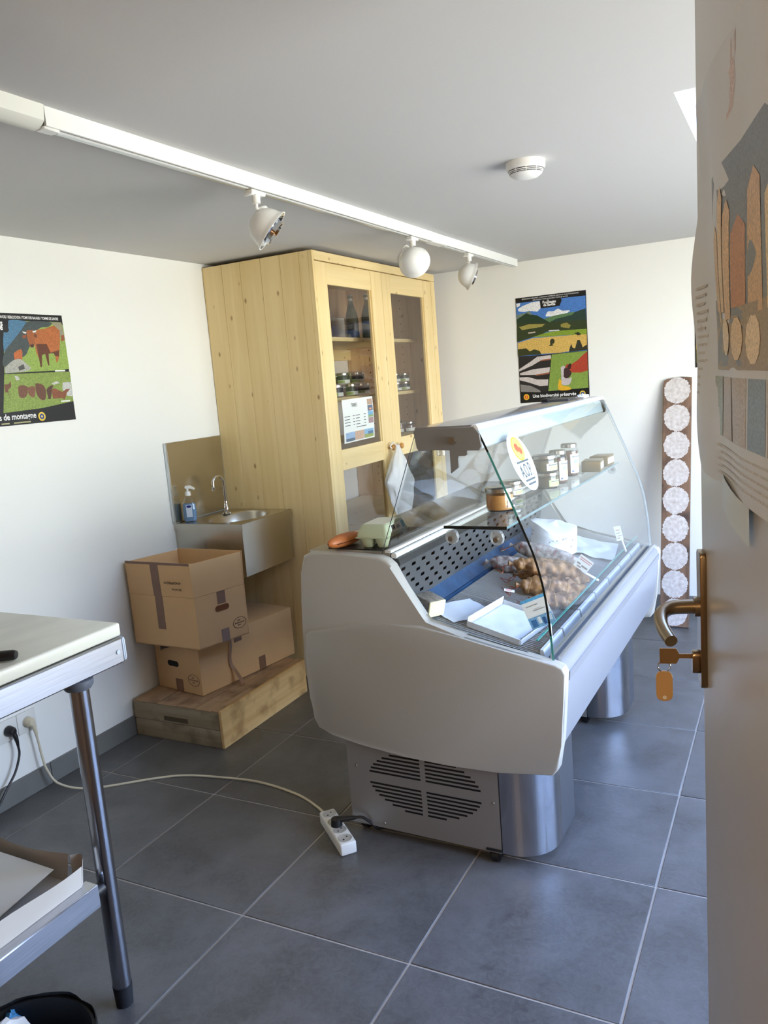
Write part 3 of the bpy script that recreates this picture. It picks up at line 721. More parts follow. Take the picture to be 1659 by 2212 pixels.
# rim plate with an oval bowl sunk into it
k = MB(sink); cx, cy, rx, ry = -2.275, 2.905, .125, .155; n = 48
ring = lambda f, z, e=1.0: [(cx+rx*f*math.cos(2*PI*i/n), cy+ry*f*math.sin(2*PI*i/n), z) for i in range(n)]
rect = []
for i in range(n):
    a = 2*PI*i/n; dx, dy = math.cos(a), math.sin(a)
    tx = ((SX_1-cx) if dx > 0 else (cx-SX_0))/max(abs(dx), 1e-6); ty = ((SY_1-cy) if dy > 0 else (cy-SY_0))/max(abs(dy), 1e-6)
    t = min(tx, ty); rect.append((cx+dx*t, cy+dy*t, SZ))
loops = [rect, ring(1.10, SZ), ring(1.06, SZ-.003), ring(1.0, SZ-.012), ring(.93, SZ-.05), ring(.75, SZ-.10), ring(.40, SZ-.125), ring(.10, SZ-.13)]
VL = [[k.v(p) for p in lp] for lp in loops]
for A, B in zip(VL, VL[1:]):
    for i in range(n): k.f([A[i], A[(i+1) % n], B[(i+1) % n], B[i]])
k.f(VL[-1])
k.build('bowl', m_inox, sink, sharp=30)
k = MB(sink)
k.box(SX_1-.002, SX_1, SY_0, SY_1, SZ-.030, SZ); k.box(SX_0, SX_1-.002, SY_0, SY_0+.002, SZ-.030, SZ); k.box(SX_0, SX_1-.002, SY_1-.002, SY_1, SZ-.030, SZ)
k.build('rim', m_inox, sink)
k = MB(sink); k.box(SX_1-.009, SX_1-.006, SY_0+.004, SY_1-.030, .602, SZ-.031); k.build('front_apron', m_inox, sink)
k = MB(sink); k.box(SX_1-.012, SX_1-.009, SY_1-.028, SY_1-.004, .602, SZ-.031); k.build('side_return', m_inox, sink)
for y in (SY_0+.004, SY_1-.006):
    k = MB(sink); k.prism([(SX_0, SZ-.031), (SX_1-.010, SZ-.031), (SX_1-.010, .602), (SX_1-.18, .64), (SX_0, .70)], 'xz', y, y+.002); k.build('side_apron', m_inox, sink)
k = MB(sink); k.box(XL+.001, XL+.013, 2.705, 3.085, SZ+.004, 1.199, .001, 1); k.build('splashback', m_inox, sink)
k = MB(sink); k.box(XL+.001, XL+.017, 2.697, 2.704, SZ+.004, 1.199, .001, 1); k.build('flange', m_alu, sink)
f0 = Vector((-2.395, 2.975, SZ))
k = MB(sink); k.lathe([(0, 0), (.021, 0), (.021, .005), (.011, .010), (.011, .035), (.008, .040), (.007, .06)], c=f0, seg=20)
fa = k.build('faucet', m_chrome, sink)
arc = [f0+Vector((0, 0, .05)), f0+Vector((0, 0, .13))]
for i in range(1, 10):
    t = PI*i/10; arc.append(f0+Vector((-.005*(1-math.cos(t)), -.034*(1-math.cos(t)), .145+.036*math.sin(t))))
arc.append(arc[-1]+Vector((.001, -.001, -.022)))
k = MB(sink); k.tube(smooth_path(arc, 3), .0062, 12); k.build('spout', m_chrome, fa)
k = MB(sink); k.cyl(arc[-1], arc[-1]+Vector((0, 0, -.016)), .0085, seg=16); k.build('aerator', m_chrome, fa)

soap = thing('soap_dispenser', 'clear pump bottle of blue hand soap on the basin rim', 'soap bottle', (-2.437, 2.765, SZ+.0005), math.radians(35))
k = MB(); 
def stadium(rx, ry, z, n=24): return [(rx*math.copysign(abs(math.cos(2*PI*i/n))**.75, math.cos(2*PI*i/n)), ry*math.copysign(abs(math.sin(2*PI*i/n))**.75, math.sin(2*PI*i/n)), z) for i in range(n)]
def loft(k, loops, cap=True):
    V = [[k.v(p) for p in lp] for lp in loops]; n = len(V[0])
    for A, B in zip(V, V[1:]):
        for i in range(n): k.f([A[i], A[(i+1) % n], B[(i+1) % n], B[i]])
    if cap: k.f(V[0][::-1]); k.f(V[-1])
loft(k, [stadium(.026, .016, 0), stadium(.031, .019, .006), stadium(.032, .020, .04), stadium(.029, .018, .085), stadium(.018, .014, .108), stadium(.011, .011, .115), stadium(.011, .011, .122)])
k.build('bottle', glassmat('clear_bottle', (0.95, 0.97, 0.99), base=0.06), soap)
k = MB(); loft(k, [stadium(.0245, .0145, .002), stadium(.029, .017, .008), stadium(.030, .018, .04), stadium(.0275, .0165, .082)])
k.build('soap', mat('blue_soap', (118, 156, 196), 0.15, 0, 0.5), soap)
k = MB(); k.cyl((0, 0, .118), (0, 0, .136), .0135, .012, 20); k.cyl((0, 0, .136), (0, 0, .152), .005, seg=12); k.prism(rounded([(-.010, .150), (.012, .150), (.032, .142), (.034, .148), (.014, .163), (-.010, .163)], .004), 'xz', -.008, .008, .002, 1)
k.build('pump', mat('white_plastic', (236, 236, 230), 0.35), soap)
k = MB(); k.box(-.013, .013, -.0208, -.0195, .022, .078, 0); lb = k.build('front_label', mat('soap_label', (205, 218, 235), 0.4), soap)
k = MB(); k.prism([(.011*math.cos(t*PI/8), .070+.006*math.sin(t*PI/8)) for t in range(16)], 'xz', -.0214, -.0206); k.build('badge', mat('badge_blue', (25, 45, 120), 0.4), lb)

# ---------------------------------------------------------------- wooden crate
m_crate_l = woodmat('crate_side', (222, 188, 132), (198, 158, 100), (110, 70, 36), 'y', 0.7, knots=False, dirt=(150, 112, 66))
m_crate_t = woodmat('crate_top', (186, 154, 118), (158, 126, 94), (80, 54, 34), 'y', 0.8, knots=False, dirt=(126, 98, 72))
m_crate_d = woodmat('crate_end', (170, 156, 130), (146, 130, 104), (80, 60, 40), 'x', 0.8, knots=False, dirt=(112, 96, 74))
crate = thing('wooden_crate', 'upturned weathered wooden crate carrying the cardboard boxes', 'crate', (-2.24, 2.62, 0), 0)
KX0, KX1, KY0, KY1, KH = XL+.012, -2.008, 2.318, 2.935, .158
k = MB(crate); k.box(KX0, KX1-.014, KY0, KY0+.014, 0, .0745, .002, 1); k.build('plank', m_crate_d, crate)
k = MB(crate); k.box(KX0, KX1-.014, KY0, KY0+.014, .0765, KH-.008, .002, 1); kp = k.build('plank', m_crate_d, crate)
k = MB(crate); k.box(KX0+.165, KX0+.29, KY0-.0012, KY0+.001, .085, .104); k.build('hand_slot', mat('slot_dark', (84, 72, 54), 0.9), kp)
k = MB(crate); k.box(KX1-.014, KX1, KY0, KY1, 0, KH, .0022, 1); kp = k.build('plank', m_crate_l, crate)
k = MB(crate); k.box(KX0, KX0+.012, KY0+.015, KY1, 0, KH-.008, .0022, 1); k.build('plank', m_crate_l, crate)
k = MB(crate); k.box(KX0, KX1-.014, KY1-.014, KY1, 0, KH-.008, .0022, 1); k.build('plank', m_crate_d, crate)
tx = [KX0+.001, KX0+.13, KX0+.235, KX0+.335, KX0+.42, KX1-.0145]
for i, (a, b) in enumerate(zip(tx, tx[1:])):
    k = MB(crate); k.box(a+.001, b-.001, KY0+.001, KY1-.001, KH-.0075, KH-.001-.0015*(i % 2), .0015, 1); k.build('top_plank', m_crate_t, crate)

# ---------------------------------------------------------------- cardboard boxes
m_card = mat('cardboard', (214, 174, 124), 0.75, var=0.05, vscale=5, bump=0.04, bscale=90)
m_card_in = mat('cardboard_inside', (190, 140, 96), 0.8, var=0.05, vscale=5)
m_tape = mat('brown_tape', (128, 96, 74), 0.3, var=0.08, vscale=20)
m_ink = mat('black_ink', (24, 22, 22), 0.7)
def ring_stamp(k, c, ux, uz, rx, rz, nrm, off=.0006, w=.0012):
    """thin printed oval with two short lines of scribble inside"""
    n = 28; P = lambda f, t: Vector(c)+Vector(ux)*(rx*f*math.cos(t))+Vector(uz)*(rz*f*math.sin(t))+Vector(nrm)*off
    for i in range(n):
        a, b = 2*PI*i/n, 2*PI*(i+1)/n; k.poly([P(1, a), P(1, b), P(.93, b), P(.93, a)])
    for row, (hw, dzr) in enumerate(((.28, .42), (.72, 0), (.25, -.42))):
        for j in range(int(hw*14)):
            x0 = -hw+j*.145; c0 = Vector(c)+Vector(ux)*(rx*(x0+.07))+Vector(uz)*(rz*dzr)+Vector(nrm)*off
            h = rz*(.10 if j % 3 else .14)
            k.poly([c0+Vector(ux)*-.0028+Vector(uz)*-h, c0+Vector(ux)*-.0008+Vector(uz)*-h, c0+Vector(ux)*.0010+Vector(uz)*h, c0+Vector(ux)*-.001+Vector(uz)*h])
            k.poly([c0+Vector(ux)*-.002+Vector(uz)*h*.5, c0+Vector(ux)*.003+Vector(uz)*h*.5, c0+Vector(ux)*.003+Vector(uz)*h*.9, c0+Vector(ux)*-.002+Vector(uz)*h*.9])
def hole_quad(k, c, ux, uz, hw, hh, nrm, off):
    pts = []
    for sx, a0 in ((1, -PI/2), (-1, PI/2)):
        for i in range(7):
            t = a0+PI*i/6; pts.append(Vector(c)+Vector(ux)*(sx*(hw-hh)+hh*math.cos(t))+Vector(uz)*(hh*math.sin(t))+Vector(nrm)*off)
    k.poly(pts)
# lower box, closed, turned a little on the crate
LBA = math.radians(-9.0)
lowbox = thing('cardboard_box', 'long closed cardboard box lying under the open box on the crate', 'box', (-2.186, 2.428, KH), LBA)
LW, LD, LH = .285, .57, .228          # local: x from -LW to 0, y from 0 to LD
k = MB(); k.box(-LW, 0, 0, LD, 0, LH, .003, 2); lb = k.build('carton', m_card, lowbox)
k = MB(); k.box(-LW+.12, -LW+.165, -.0012, .0, 0.0, .055); k.build('tape', m_tape, lowbox)
k = MB(); hole_quad(k, (-LW+.115, 0, .120), (1, 0, 0), (0, 0, 1), .036, .0125, (0, -1, 0), .0012); k.build('hand_hole', m_dark, lowbox)
k = MB(); ring_stamp(k, (-.048, 0, .062), (1, 0, 0), (0, 0, 1), .036, .026, (0, -1, 0)); k.build('printed_stamp', m_ink, lowbox)
k = MB(); k.box(0, .0012, .335, .375, .0, .060); k.build('tape', m_tape, lowbox)
k = MB(); k.box(0, .0012, .20, .245, .170, LH); k.build('tape', m_tape, lowbox)
k = MB()
def crump(u, v): 
    p = Vector((-LW+.045+.075*u, -.004-.010*noise.noise(Vector((u*4, v*4, 2))), LH-.012-.045*v*(1-.6*u)+.006*noise.noise(Vector((u*7, v*7, 5))))); return p
k.grid(crump, 10, 6); k.build('loose_tape', mat('tape_grey', (88, 76, 68), 0.25), lowbox)
# the dangling strip of tape
st = [(.004, .175, LH+.002), (.010, .170, .17), (.008, .160, .10), (.022, .175, .05), (.050, .178, .010), (.066, .160, -.002)]
k = MB(); sp_ = smooth_path(st, 5)
for a, b, i in zip(sp_, sp_[1:], range(99)):
    w0 = .0035+.0009*(i if i < 18 else 18+(i-18)*1.8)*.35; w1 = w0+.0003
    k.poly([a+Vector((0, -w0, 0)), b+Vector((0, -w1, 0)), b+Vector((.002, w1, 0)), a+Vector((.002, w0, 0))])
k.build('tape_strip', mat('tape_strip_brown', (142, 104, 72), 0.3), lowbox)
# upper box, open, its flaps standing up, racked out of square
UZ = KH+LH+.001
upbox = thing('cardboard_box', 'open cardboard box with upright flaps on top of the closed one', 'box', (-2.29, 2.49, UZ))
L0, F0, R0 = Vector((-2.468, 2.372, 0)), Vector((-2.118, 2.366, 0)), Vector((-2.050, 2.606, 0)); B0 = L0+R0-F0
UH, FH, TH = .215, .143, .004
def wallseg(k, a, b, z0, z1, inset, lean=0.0, trim0=0.0, trim1=0.0):
    cen = (L0+F0+R0+B0)/4; mid = (a+b)/2; nin = (cen-mid); nin.z = 0; d = (b-a).normalized(); nin = (nin-d*nin.dot(d)).normalized()*TH
    o = -nin.normalized()*lean
    p = [a, b, b+nin, a+nin]
    k.hexa([q+Vector((0, 0, UZ+z0)) for q in p]+[q+o+d*(trim0 if i in (0, 3) else -trim1)+Vector((0, 0, UZ+z1)) for i, q in enumerate(p)])
k = MB(upbox)
for a, b in ((L0, F0), (F0, R0), (R0, B0), (B0, L0)): wallseg(k, a, b, 0, UH, 0)
k.hexa([p+Vector((0, 0, UZ)) for p in (L0, F0, R0, B0)]+[p+Vector((0, 0, UZ+.004)) for p in (L0, F0, R0, B0)])
k.build('carton', m_card, upbox)
for nm, a, b, ln, h in (('flap', L0, F0, .004, FH), ('flap', F0, R0, -.003, FH-.004), ('flap', R0, B0, .006, FH), ('flap', B0, L0, .002, FH-.006)):
    k = MB(upbox); wallseg(k, a, b, UH+.0015, UH+h, 0, ln); k.build(nm, m_card, upbox)
fx = (F0-L0).normalized(); fn_ = Vector((fx.y, -fx.x, 0)); rx_ = (R0-F0).normalized(); rn_ = Vector((rx_.y, -rx_.x, 0))
def strip(a, d, n_, s0, s1, z0, z1, off=.0055, lean=0.0):
    k = MB(upbox); P = lambda s, z, o: a+d*s+n_*o+Vector((0, 0, UZ+z))
    k.hexa([P(s0, z0, -.001), P(s1, z0, -.001), P(s1, z0, off*.2), P(s0, z0, off*.2), P(s0, z1, -.001+lean), P(s1, z1, -.001+lean), P(s1, z1, off*.2+lean), P(s0, z1, off*.2+lean)]); return k
strip(L0, fx, fn_, .142, .182, .075, UH+.001).build('tape', m_tape, upbox)
strip(L0, fx, fn_, .138, .180, UH+.001, UH+FH, lean=.0045).build('tape', m_tape, upbox)
strip(L0, fx, fn_, .004, .345, UH+FH-.022, UH+FH+.0005, lean=.0052).build('tape', m_tape, upbox)
strip(F0, rx_, rn_, .108, .148, UH-.052, UH).build('tape', m_tape, upbox)
strip(F0, rx_, rn_, .112, .150, .0, .055).build('tape', m_tape, upbox)
k = MB(upbox); hole_quad(k, F0+rx_*.127+Vector((0, 0, UZ+.146)), rx_, (0, 0, 1), .034, .0125, rn_, .0022); k.build('hand_hole', mat('hole_brown', (112, 66, 34), 0.9), upbox)
k = MB(upbox); ring_stamp(k, F0+rx_*.205+Vector((0, 0, UZ+.060)), rx_, (0, 0, 1), .034, .024, rn_, .0010); k.build('printed_stamp', m_ink, upbox)
# felt-pen scribble on the near flap
k = MB(upbox)
def scrib(s0, z0, n, seed, amp=.007, step=.0075):
    random.seed(seed); p = []
    for i in range(n*4): p.append(L0+fx*(s0+step*i/4*1.0+.002*math.sin(i*2.1))+fn_*.0058+Vector((0, 0, UZ+z0+amp*math.sin(i*1.75+seed)*random.uniform(.3, 1)))) 
    return p
k.tube(smooth_path(scrib(.205, UH+.060, 12, 3), 3), .0007, 4); k.tube(smooth_path(scrib(.245, UH+.034, 7, 8, .006), 3), .0007, 4)
k.build('scribble', m_ink, upbox)

# ---------------------------------------------------------------- stainless work table with its marble slab
m_tsteel = mat('table_steel', (190, 192, 198), 0.30, 1.0, var=0.12, vscale=5, stretch=(50, 1.5, 50), bump=0.02, bscale=40)
m_tleg = mat('leg_steel', (176, 180, 188), 0.22, 1.0)
table = thing('work_table', 'stainless steel work table at the left edge of the picture', 'table', (-1.72, 0.88, 0))
TX0, TX1, TY0, TY1 = -2.08, -1.372, 0.452, 1.290
for a in ((TX1-.038, TX1, TY0, TY1-.012), (TX0, TX0+.038, TY0, TY1-.012), (TX0+.038, TX1-.038, TY1-.055, TY1-.017), (TX0+.038, TX1-.038, TY0+.005, TY0+.043)):
    k = MB(table); k.box(*a, .802, .862, .0035, 1); k.build('rail', m_tsteel, table)
m_cap = mat('grey_cap', (176, 188, 200), 0.45)
for x in (TX1-.038, TX0):
    k = MB(table); k.box(x+.0005, x+.0375, TY1-.012, TY1, .803, .861, .007, 2); k.build('end_cap', m_cap, table)
k = MB(table); k.cyl((TX1-.001, TY1-.030, .832), (TX1+.003, TY1-.030, .832), .006, .005, 14); k.build('rivet', m_cap, table)
for x in (-1.395, -2.06):
    for y in (1.158, .52):
        k = MB(table); k.cyl((x, y, .052), (x, y, .795), .0215, seg=28); lg = k.build('leg', m_tleg, table)
        k = MB(table); k.cyl((x, y, 0), (x, y, .052), .0195, .0225, 24); k.build('rubber_foot', mat('rubber', (26, 28, 34), 0.7), lg)
        k = MB(table); k.lathe([(.0215, .78), (.028, .782), (.033, .790), (.033, .802), (0, .802)], c=(x, y, 0), seg=24); k.build('collar', mat('collar_grey', (84, 90, 100), 0.5), lg)
for x in (-1.395, -2.06):
    k = MB(table); k.box(x-.020, x+.020, .545, 1.118, .283, .339, .003, 1); k.build('lower_rail', m_tsteel, table)
    k = MB(table); k.cyl((x, 1.116, .311), (x, 1.140, .311), .016, seg=16); k.build('connector', m_black, table)
for y in (.60, .98):
    k = MB(table); k.box(-2.04, -1.415, y-.02, y+.02, .290, .332, .002, 1); k.build('cross_rail', m_tsteel, table)
m_marble = mat('marble', (210, 209, 194), 0.35, col2=(188, 187, 172), vscale=7, detail=8, contrast=0.16, stretch=(1, .35, 1), bump=0.05, bscale=30)
slab = MB(); slab.box(-2.085, -1.378, .455, 1.284, .8635, .895, .006, 3); slab = slab.build('marble_slab', m_marble); rebase(slab, (-1.73, .87, .8635))
tag(slab, 'pale marble slab lying on the steel work table', 'slab')
kn = thing('knife', 'knife with a rounded black handle on the marble slab', 'knife', (-1.43, 1.005, .8955), math.radians(30))
k = MB(); 
loft(k, [[(x, w*math.cos(2*PI*i/14), .011+h*math.sin(2*PI*i/14)) for i in range(14)] for x, w, h in ((.038, .003, .003), (.036, .010, .008), (.030, .0125, .0105), (.0, .012, .0105), (-.05, .011, .0095), (-.075, .009, .008))])
k.build('handle', m_black, kn)
k = MB(); k.prism([(-.07, -.010), (-.20, -.006), (-.24, .008), (-.07, .010)], 'xy', .0095, .0115); k.build('blade', m_tleg, kn)
# cardboard tray on the lower rails
tray = thing('cardboard_tray', 'flat open grey cardboard tray on the lower rails of the work table', 'tray', (-1.62, .95, .3395), 0)
TXa, TXb, TYa, TYb, tz = -1.98, -1.402, .70, 1.095, .3395
m_gcard = mat('grey_board', (202, 197, 188), 0.75, var=0.05, vscale=6)
k = MB(tray); k.box(TXa, TXb, TYa, TYb, tz, tz+.003); k.build('base', m_gcard, tray)
k = MB(tray); k.grid(lambda u, v: (TXb+.008*v+.004*math.sin(u*9)*v, TYa+(TYb-TYa)*u, tz+.056*v+.003*math.sin(u*5)*v), 16, 3); k.build('side_wall', m_gcard, tray)
k = MB(tray); k.grid(lambda u, v: (TXa+(TXb-.045-TXa)*u, TYb+.016*v+.010*v*math.sin(u*6), tz+.060*v+.006*math.sin(u*7)*v), 16, 3); k.build('side_wall', m_gcard, tray)
k = MB(tray); k.grid(lambda u, v: (TXb-.045+.045*u, TYb+.016*(1-u)+.012*u*v+.014*math.sin(PI*u), tz+.058*v), 8, 3); k.build('corner_fold', m_gcard, tray)
sheet = MB(); sheet.grid(lambda u, v: (-1.95+.525*u-.04*v*u, .72+.36*v, tz+.022+.016*v+.012*math.sin(PI*u)*.4), 10, 8)
sheet = sheet.build('paper_sheet', mat('sheet_white', (226, 222, 210), 0.6)); rebase(sheet, (-1.7, .9, tz+.005)); tag(sheet, 'plain off-white sheet lying in the grey cardboard tray', 'paper')
# waste bin
bn = thing('waste_bin', 'round black lined waste bin at the bottom left corner', 'bin', (-1.225, .775, 0))
k = MB(); k.lathe([(0, .004), (.095, .004), (.100, .0), (.128, .262), (.131, .268), (.126, .268), (.097, .010), (0, .010)], seg=40); k.build('body', m_black, bn)
k = MB()
def liner(u, v):
    a = 2*PI*u; r = .1335+.004*noise.noise(Vector((math.cos(a)*4, math.sin(a)*4, v*2)))-(.012 if v > .55 else 0)*(v-.55)/.45
    zz = .215+.060*math.sin(min(v*1.6, 1)*PI/2)+.006*noise.noise(Vector((math.cos(a)*3, math.sin(a)*3, 7))) if v < .62 else .275-.20*(v-.62)/.38+.004*noise.noise(Vector((math.cos(a)*5, math.sin(a)*5, 3)))
    return (r*math.cos(a), r*math.sin(a), zz)
k.grid(liner, 48, 10, closeu=True); k.build('liner', mat('bag_black', (14, 15, 17), 0.28), bn)
def crumple(k, c, rx, ry, rz, seed, fr=9.0, amp=.35, nu=26, nv=16):
    c = Vector(c)
    def fn(u, v):
        d = Vector((math.cos(2*PI*u)*math.sin(PI*v), math.sin(2*PI*u)*math.sin(PI*v), math.cos(PI*v)))
        n1 = noise.noise(d*2.2+Vector((seed, 0, 0))); n2 = abs(noise.noise(d*4.5+Vector((0, seed, 0))))
        s = 1+amp*n1-amp*.7*n2; return c+Vector((d.x*rx, d.y*ry, d.z*rz))*s
    k.grid(fn, nu, nv, closeu=True)
m_paper = mat('white_paper', (232, 232, 230), 0.6)
k = MB(); crumple(k, (-1.285, .765, .215), .075, .085, .075, 3.1); o = k.build('crumpled_paper', m_paper, sharp=20); rebase(o, (-1.285, .765, .15)); tag(o, 'crumpled white paper thrown into the black bin', 'paper')
k = MB(); crumple(k, (-1.322, .835, .235), .022, .02, .028, 5.0); o = k.build('plastic_wrapper', mat('blue_plastic', (70, 140, 190), 0.15), sharp=20); rebase(o, (-1.322, .835, .20)); tag(o, 'small crumpled blue plastic wrapper in the bin', 'wrapper')

# ---------------------------------------------------------------- ceiling track and spotlights
m_enamel = mat('white_enamel', (234, 234, 230), 0.35)
m_trunk = mat('trunking_plastic', (222, 222, 212), 0.5)
track = thing('lighting_track', 'long white lighting track fixed along the ceiling', 'light track', (-1.388, 2.86, ZC))
k = MB(track); k.box(-1.405, -1.388, 1.262, 4.46, 1.966, ZC); k.box(-1.3765, -1.370, 1.262, 4.46, 1.966, ZC); k.box(-1.388, -1.3765, 1.262, 4.46, 1.985, ZC)
k.box(-1.388, -1.3765, 4.455, 4.46, 1.966, 1.985); k.build('rail', m_enamel, track)
k = MB(track); k.box(-1.3878, -1.3767, 1.30, 4.454, 1.970, 1.9845); k.build('slot', m_dark, track)
k = MB(track); k.box(-1.400, -1.392, 1.31, 4.45, 1.9645, 1.966); k.build('contact_strip', m_alu, track)
k = MB(track); k.box(-1.408, -1.367, 3.27, 3.42, 1.963, ZC, .003, 1); k.build('joint', m_enamel, track)
k = MB(track); k.prism([(-1.428, ZC), (-1.428, 1.985), (-1.420, 1.967), (-1.404, 1.960), (-1.384, 1.962), (-1.370, 1.975), (-1.366, ZC)], 'xz', YF+.005, 1.258); k.build('trunking', m_trunk, track)
k = MB(track); k.box(-1.402, -1.373, 1.258, 1.30, 1.960, 1.966, .002, 1); k.build('feed_cap', m_enamel, track)

def spot(y, head, aim, label, yoke=True):
    r = thing('spotlight', label, 'spotlight', (-1.388, y, 1.966), group='spotlights on the ceiling track')
    h = Vector(head); a = Vector(aim).normalized()
    k = MB(r); k.box(-1.401, -1.375, y-.034, y+.034, 1.952, 1.9655, .003, 1); k.box(-1.404, -1.372, y-.040, y-.026, 1.947, 1.957, .003, 1)
    k.cyl((-1.388, y, 1.954), (-1.388, y, 1.930), .0125, .0115, 20); k.build('adapter', m_enamel, r)
    side = -a.cross(Vector((0, 0, 1))).normalized(); R_ = .060
    # bent arm from the adapter to the side of the head
    p = [Vector((-1.388, y, 1.935)), Vector((-1.388, y, 1.918))+side*.012]
    if yoke:
        for t in (.25, .5, .75, 1.0):
            ang = PI/2*t; p.append(h+side*(R_+.008)*math.sin(ang)+Vector((0, 0, (R_+.008)*math.cos(ang))))
    else: p.append(h+Vector((0, 0, .045))-a*.02)
    k = MB(r); k.tube(smooth_path(p, 5), .0048 if yoke else .004, 8); k.build('arm', m_enamel, r)
    q = a.to_track_quat('Z', 'Y').to_matrix().to_4x4(); T = Matrix.Translation(h) @ q
    dome = [(0, -.054), (.018, -.051), (.034, -.042), (.047, -.028), (.054, -.012), (.057, .000), (.060, .008), (.0655, .014), (.0665, .0175), (.0625, .0175)]
    k = MB(r); k.lathe(dome, seg=32, T=T); hd = k.build('head', m_enamel, r)
    k = MB(r); k.lathe([(.0625, .0175), (.050, .006), (.040, .004), (.0385, .030), (.0355, .030), (.032, .0), (.020, -.026), (0, -.034)], seg=32, T=T); k.build('reflector', m_chrome, hd)
spot(2.013, (-1.385, 2.052, 1.868), (.62, .40, -.62), 'white spotlight nearest the camera, tilted down to the right')
spot(3.098, (-1.385, 3.085, 1.870), (-.15, .95, -.28), 'white round spotlight in the middle of the track turned away')
spot(3.742, (-1.385, 3.722, 1.862), (.82, .52, -.42), 'white spotlight nearest the back end of the track')

det = thing('smoke_detector', 'round white smoke detector on the ceiling', 'smoke detector', (-.714, 2.452, ZC))
k = MB(); k.lathe([(0, 0), (.058, 0), (.058, -.018), (.056, -.0205), (.0545, -.0215), (.0535, -.0245)], seg=40); k.build('base', m_enamel, det)
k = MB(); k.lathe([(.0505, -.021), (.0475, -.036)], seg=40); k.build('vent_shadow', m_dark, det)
for z0, z1, a, b in ((-.0265, -.0288, .0525, .0515), (-.0308, -.0325, .0505, .0495)):
    k = MB(); k.lathe([(a-.003, z0), (a, z0), (b, z1), (b-.003, z1)], seg=40); k.build('vent_ring', m_enamel, det)
k = MB(); k.lathe([(.0485, -.0345), (.0470, -.0365), (.036, -.0445), (.020, -.0485), (0, -.049)], seg=40); k.build('cap', m_enamel, det)
k = MB()
for i in range(10):
    a = 2*PI*i/10; k.hexa([(r_*math.cos(a+d), r_*math.sin(a+d), z) for z, r_ in ((-.036, .0485), (-.022, .0535)) for d, dr in ((-.03, 0), (.03, 0), (.03, 1), (-.03, 1)) ])
k.build('ribs', m_enamel, det)

# ---------------------------------------------------------------- posters
m_pblack = mat('poster_black', (16, 16, 18), 0.35)
m_pwhite = mat('poster_white', (238, 238, 236), 0.4)
def pm(c): return mat('print_%d_%d_%d' % c, c, 0.42, var=0.34, vscale=320, detail=6, contrast=0.2)
def poster(name, label, cat, loc, rz, w, h, paper=None, wave=0.0, group=None, tilt=0.0):
    r = thing(name, label, cat, loc, rz, group)
    if tilt: r.rotation_euler = (0, tilt, rz)
    k = MB(); k.box(0, w, -.0008, 0, 0, h); k.build('paper', paper or m_pblack, r)
    return r
def prints(r, w, h, shapes, name='picture', y0=-.0011):
    k = MB(); mats = []; idx = {}
    for i, (c, pts) in enumerate(shapes):
        if c not in idx: idx[c] = len(mats); mats.append(pm(c))
        if len(pts) >= 6 and all(60 < u < 940 for u, v in pts): pts = [(q.x, q.z) for q in smooth_path([(u, 0, v) for u, v in pts[-2:]+pts+pts[:2]], 4)[8:-8]][:-1]
        k.mi = idx[c]; k.poly([(u/1000*w, y0-.00003*i, v/1000*h) for u, v in pts])
    o = k.build(name, mats, r); o['kind'] = 'stuff'; return o
def seal(r, u, v, rad, cols, y=-.0026):
    for i, (c, f) in enumerate(cols):
        k = MB(); k.prism([(u+rad*f*math.cos(2*PI*t/24), v+rad*f*math.sin(2*PI*t/24)) for t in range(24)], 'xz', y-.0001*i, y-.0001*i-.00005); k.build('seal', pm(c), r)
def ty(y): return Matrix.Translation((0, y, 0))
# landscape poster on the back wall
pw_, ph_ = .403, .600
p1 = poster('poster', 'black bordered poster with mountains, fields and a cow on the back wall', 'poster', (-1.427, YB-.002, 1.205), 0, pw_, ph_)
prints(p1, pw_, ph_, MOUNTAIN_PRINT)
lettering('lettering', [('ABONDANCE I BEAUFORT I CHEVROTIN I EMMENTAL DE SAVOIE I RACLETTE DE SAVOIE I', .5*pw_, .979*ph_, .0092, 'CENTER', .88),
    ('REBLOCHON I TOME DES BAUGES I TOMME DE SAVOIE', .5*pw_, .960*ph_, .0092, 'CENTER', .88),
    ], m_pwhite, p1, ty(-.0027))
lettering('lettering', [('les', .470*pw_, .944*ph_, .011, 'CENTER', 1, .0003), ('Fromages', .485*pw_, .921*ph_, .0215, 'CENTER', .92, .0006), ('de Savoie', .485*pw_, .897*ph_, .0195, 'CENTER', .92, .0006)], m_pwhite, p1, ty(-.0027))
lettering('lettering', [('Une biodiversité préservée', .5*pw_, .046*ph_, .0262, 'CENTER', .88, .0005)], m_pwhite, p1, ty(-.0027))
seal(p1, .092*pw_, .056*ph_, .0170, (((232, 180, 40), 1.0), ((205, 60, 30), .62), ((240, 200, 90), .25)))
seal(p1, .905*pw_, .055*ph_, .0170, (((222, 190, 60), 1.0), ((40, 60, 130), .62), ((222, 200, 110), .25)))
k = MB(); k.box(.30*pw_, .62*pw_, -.0027, -.0026, .0150*ph_, .0165*ph_); k.build('footer_line', pm((150, 140, 90)), p1)
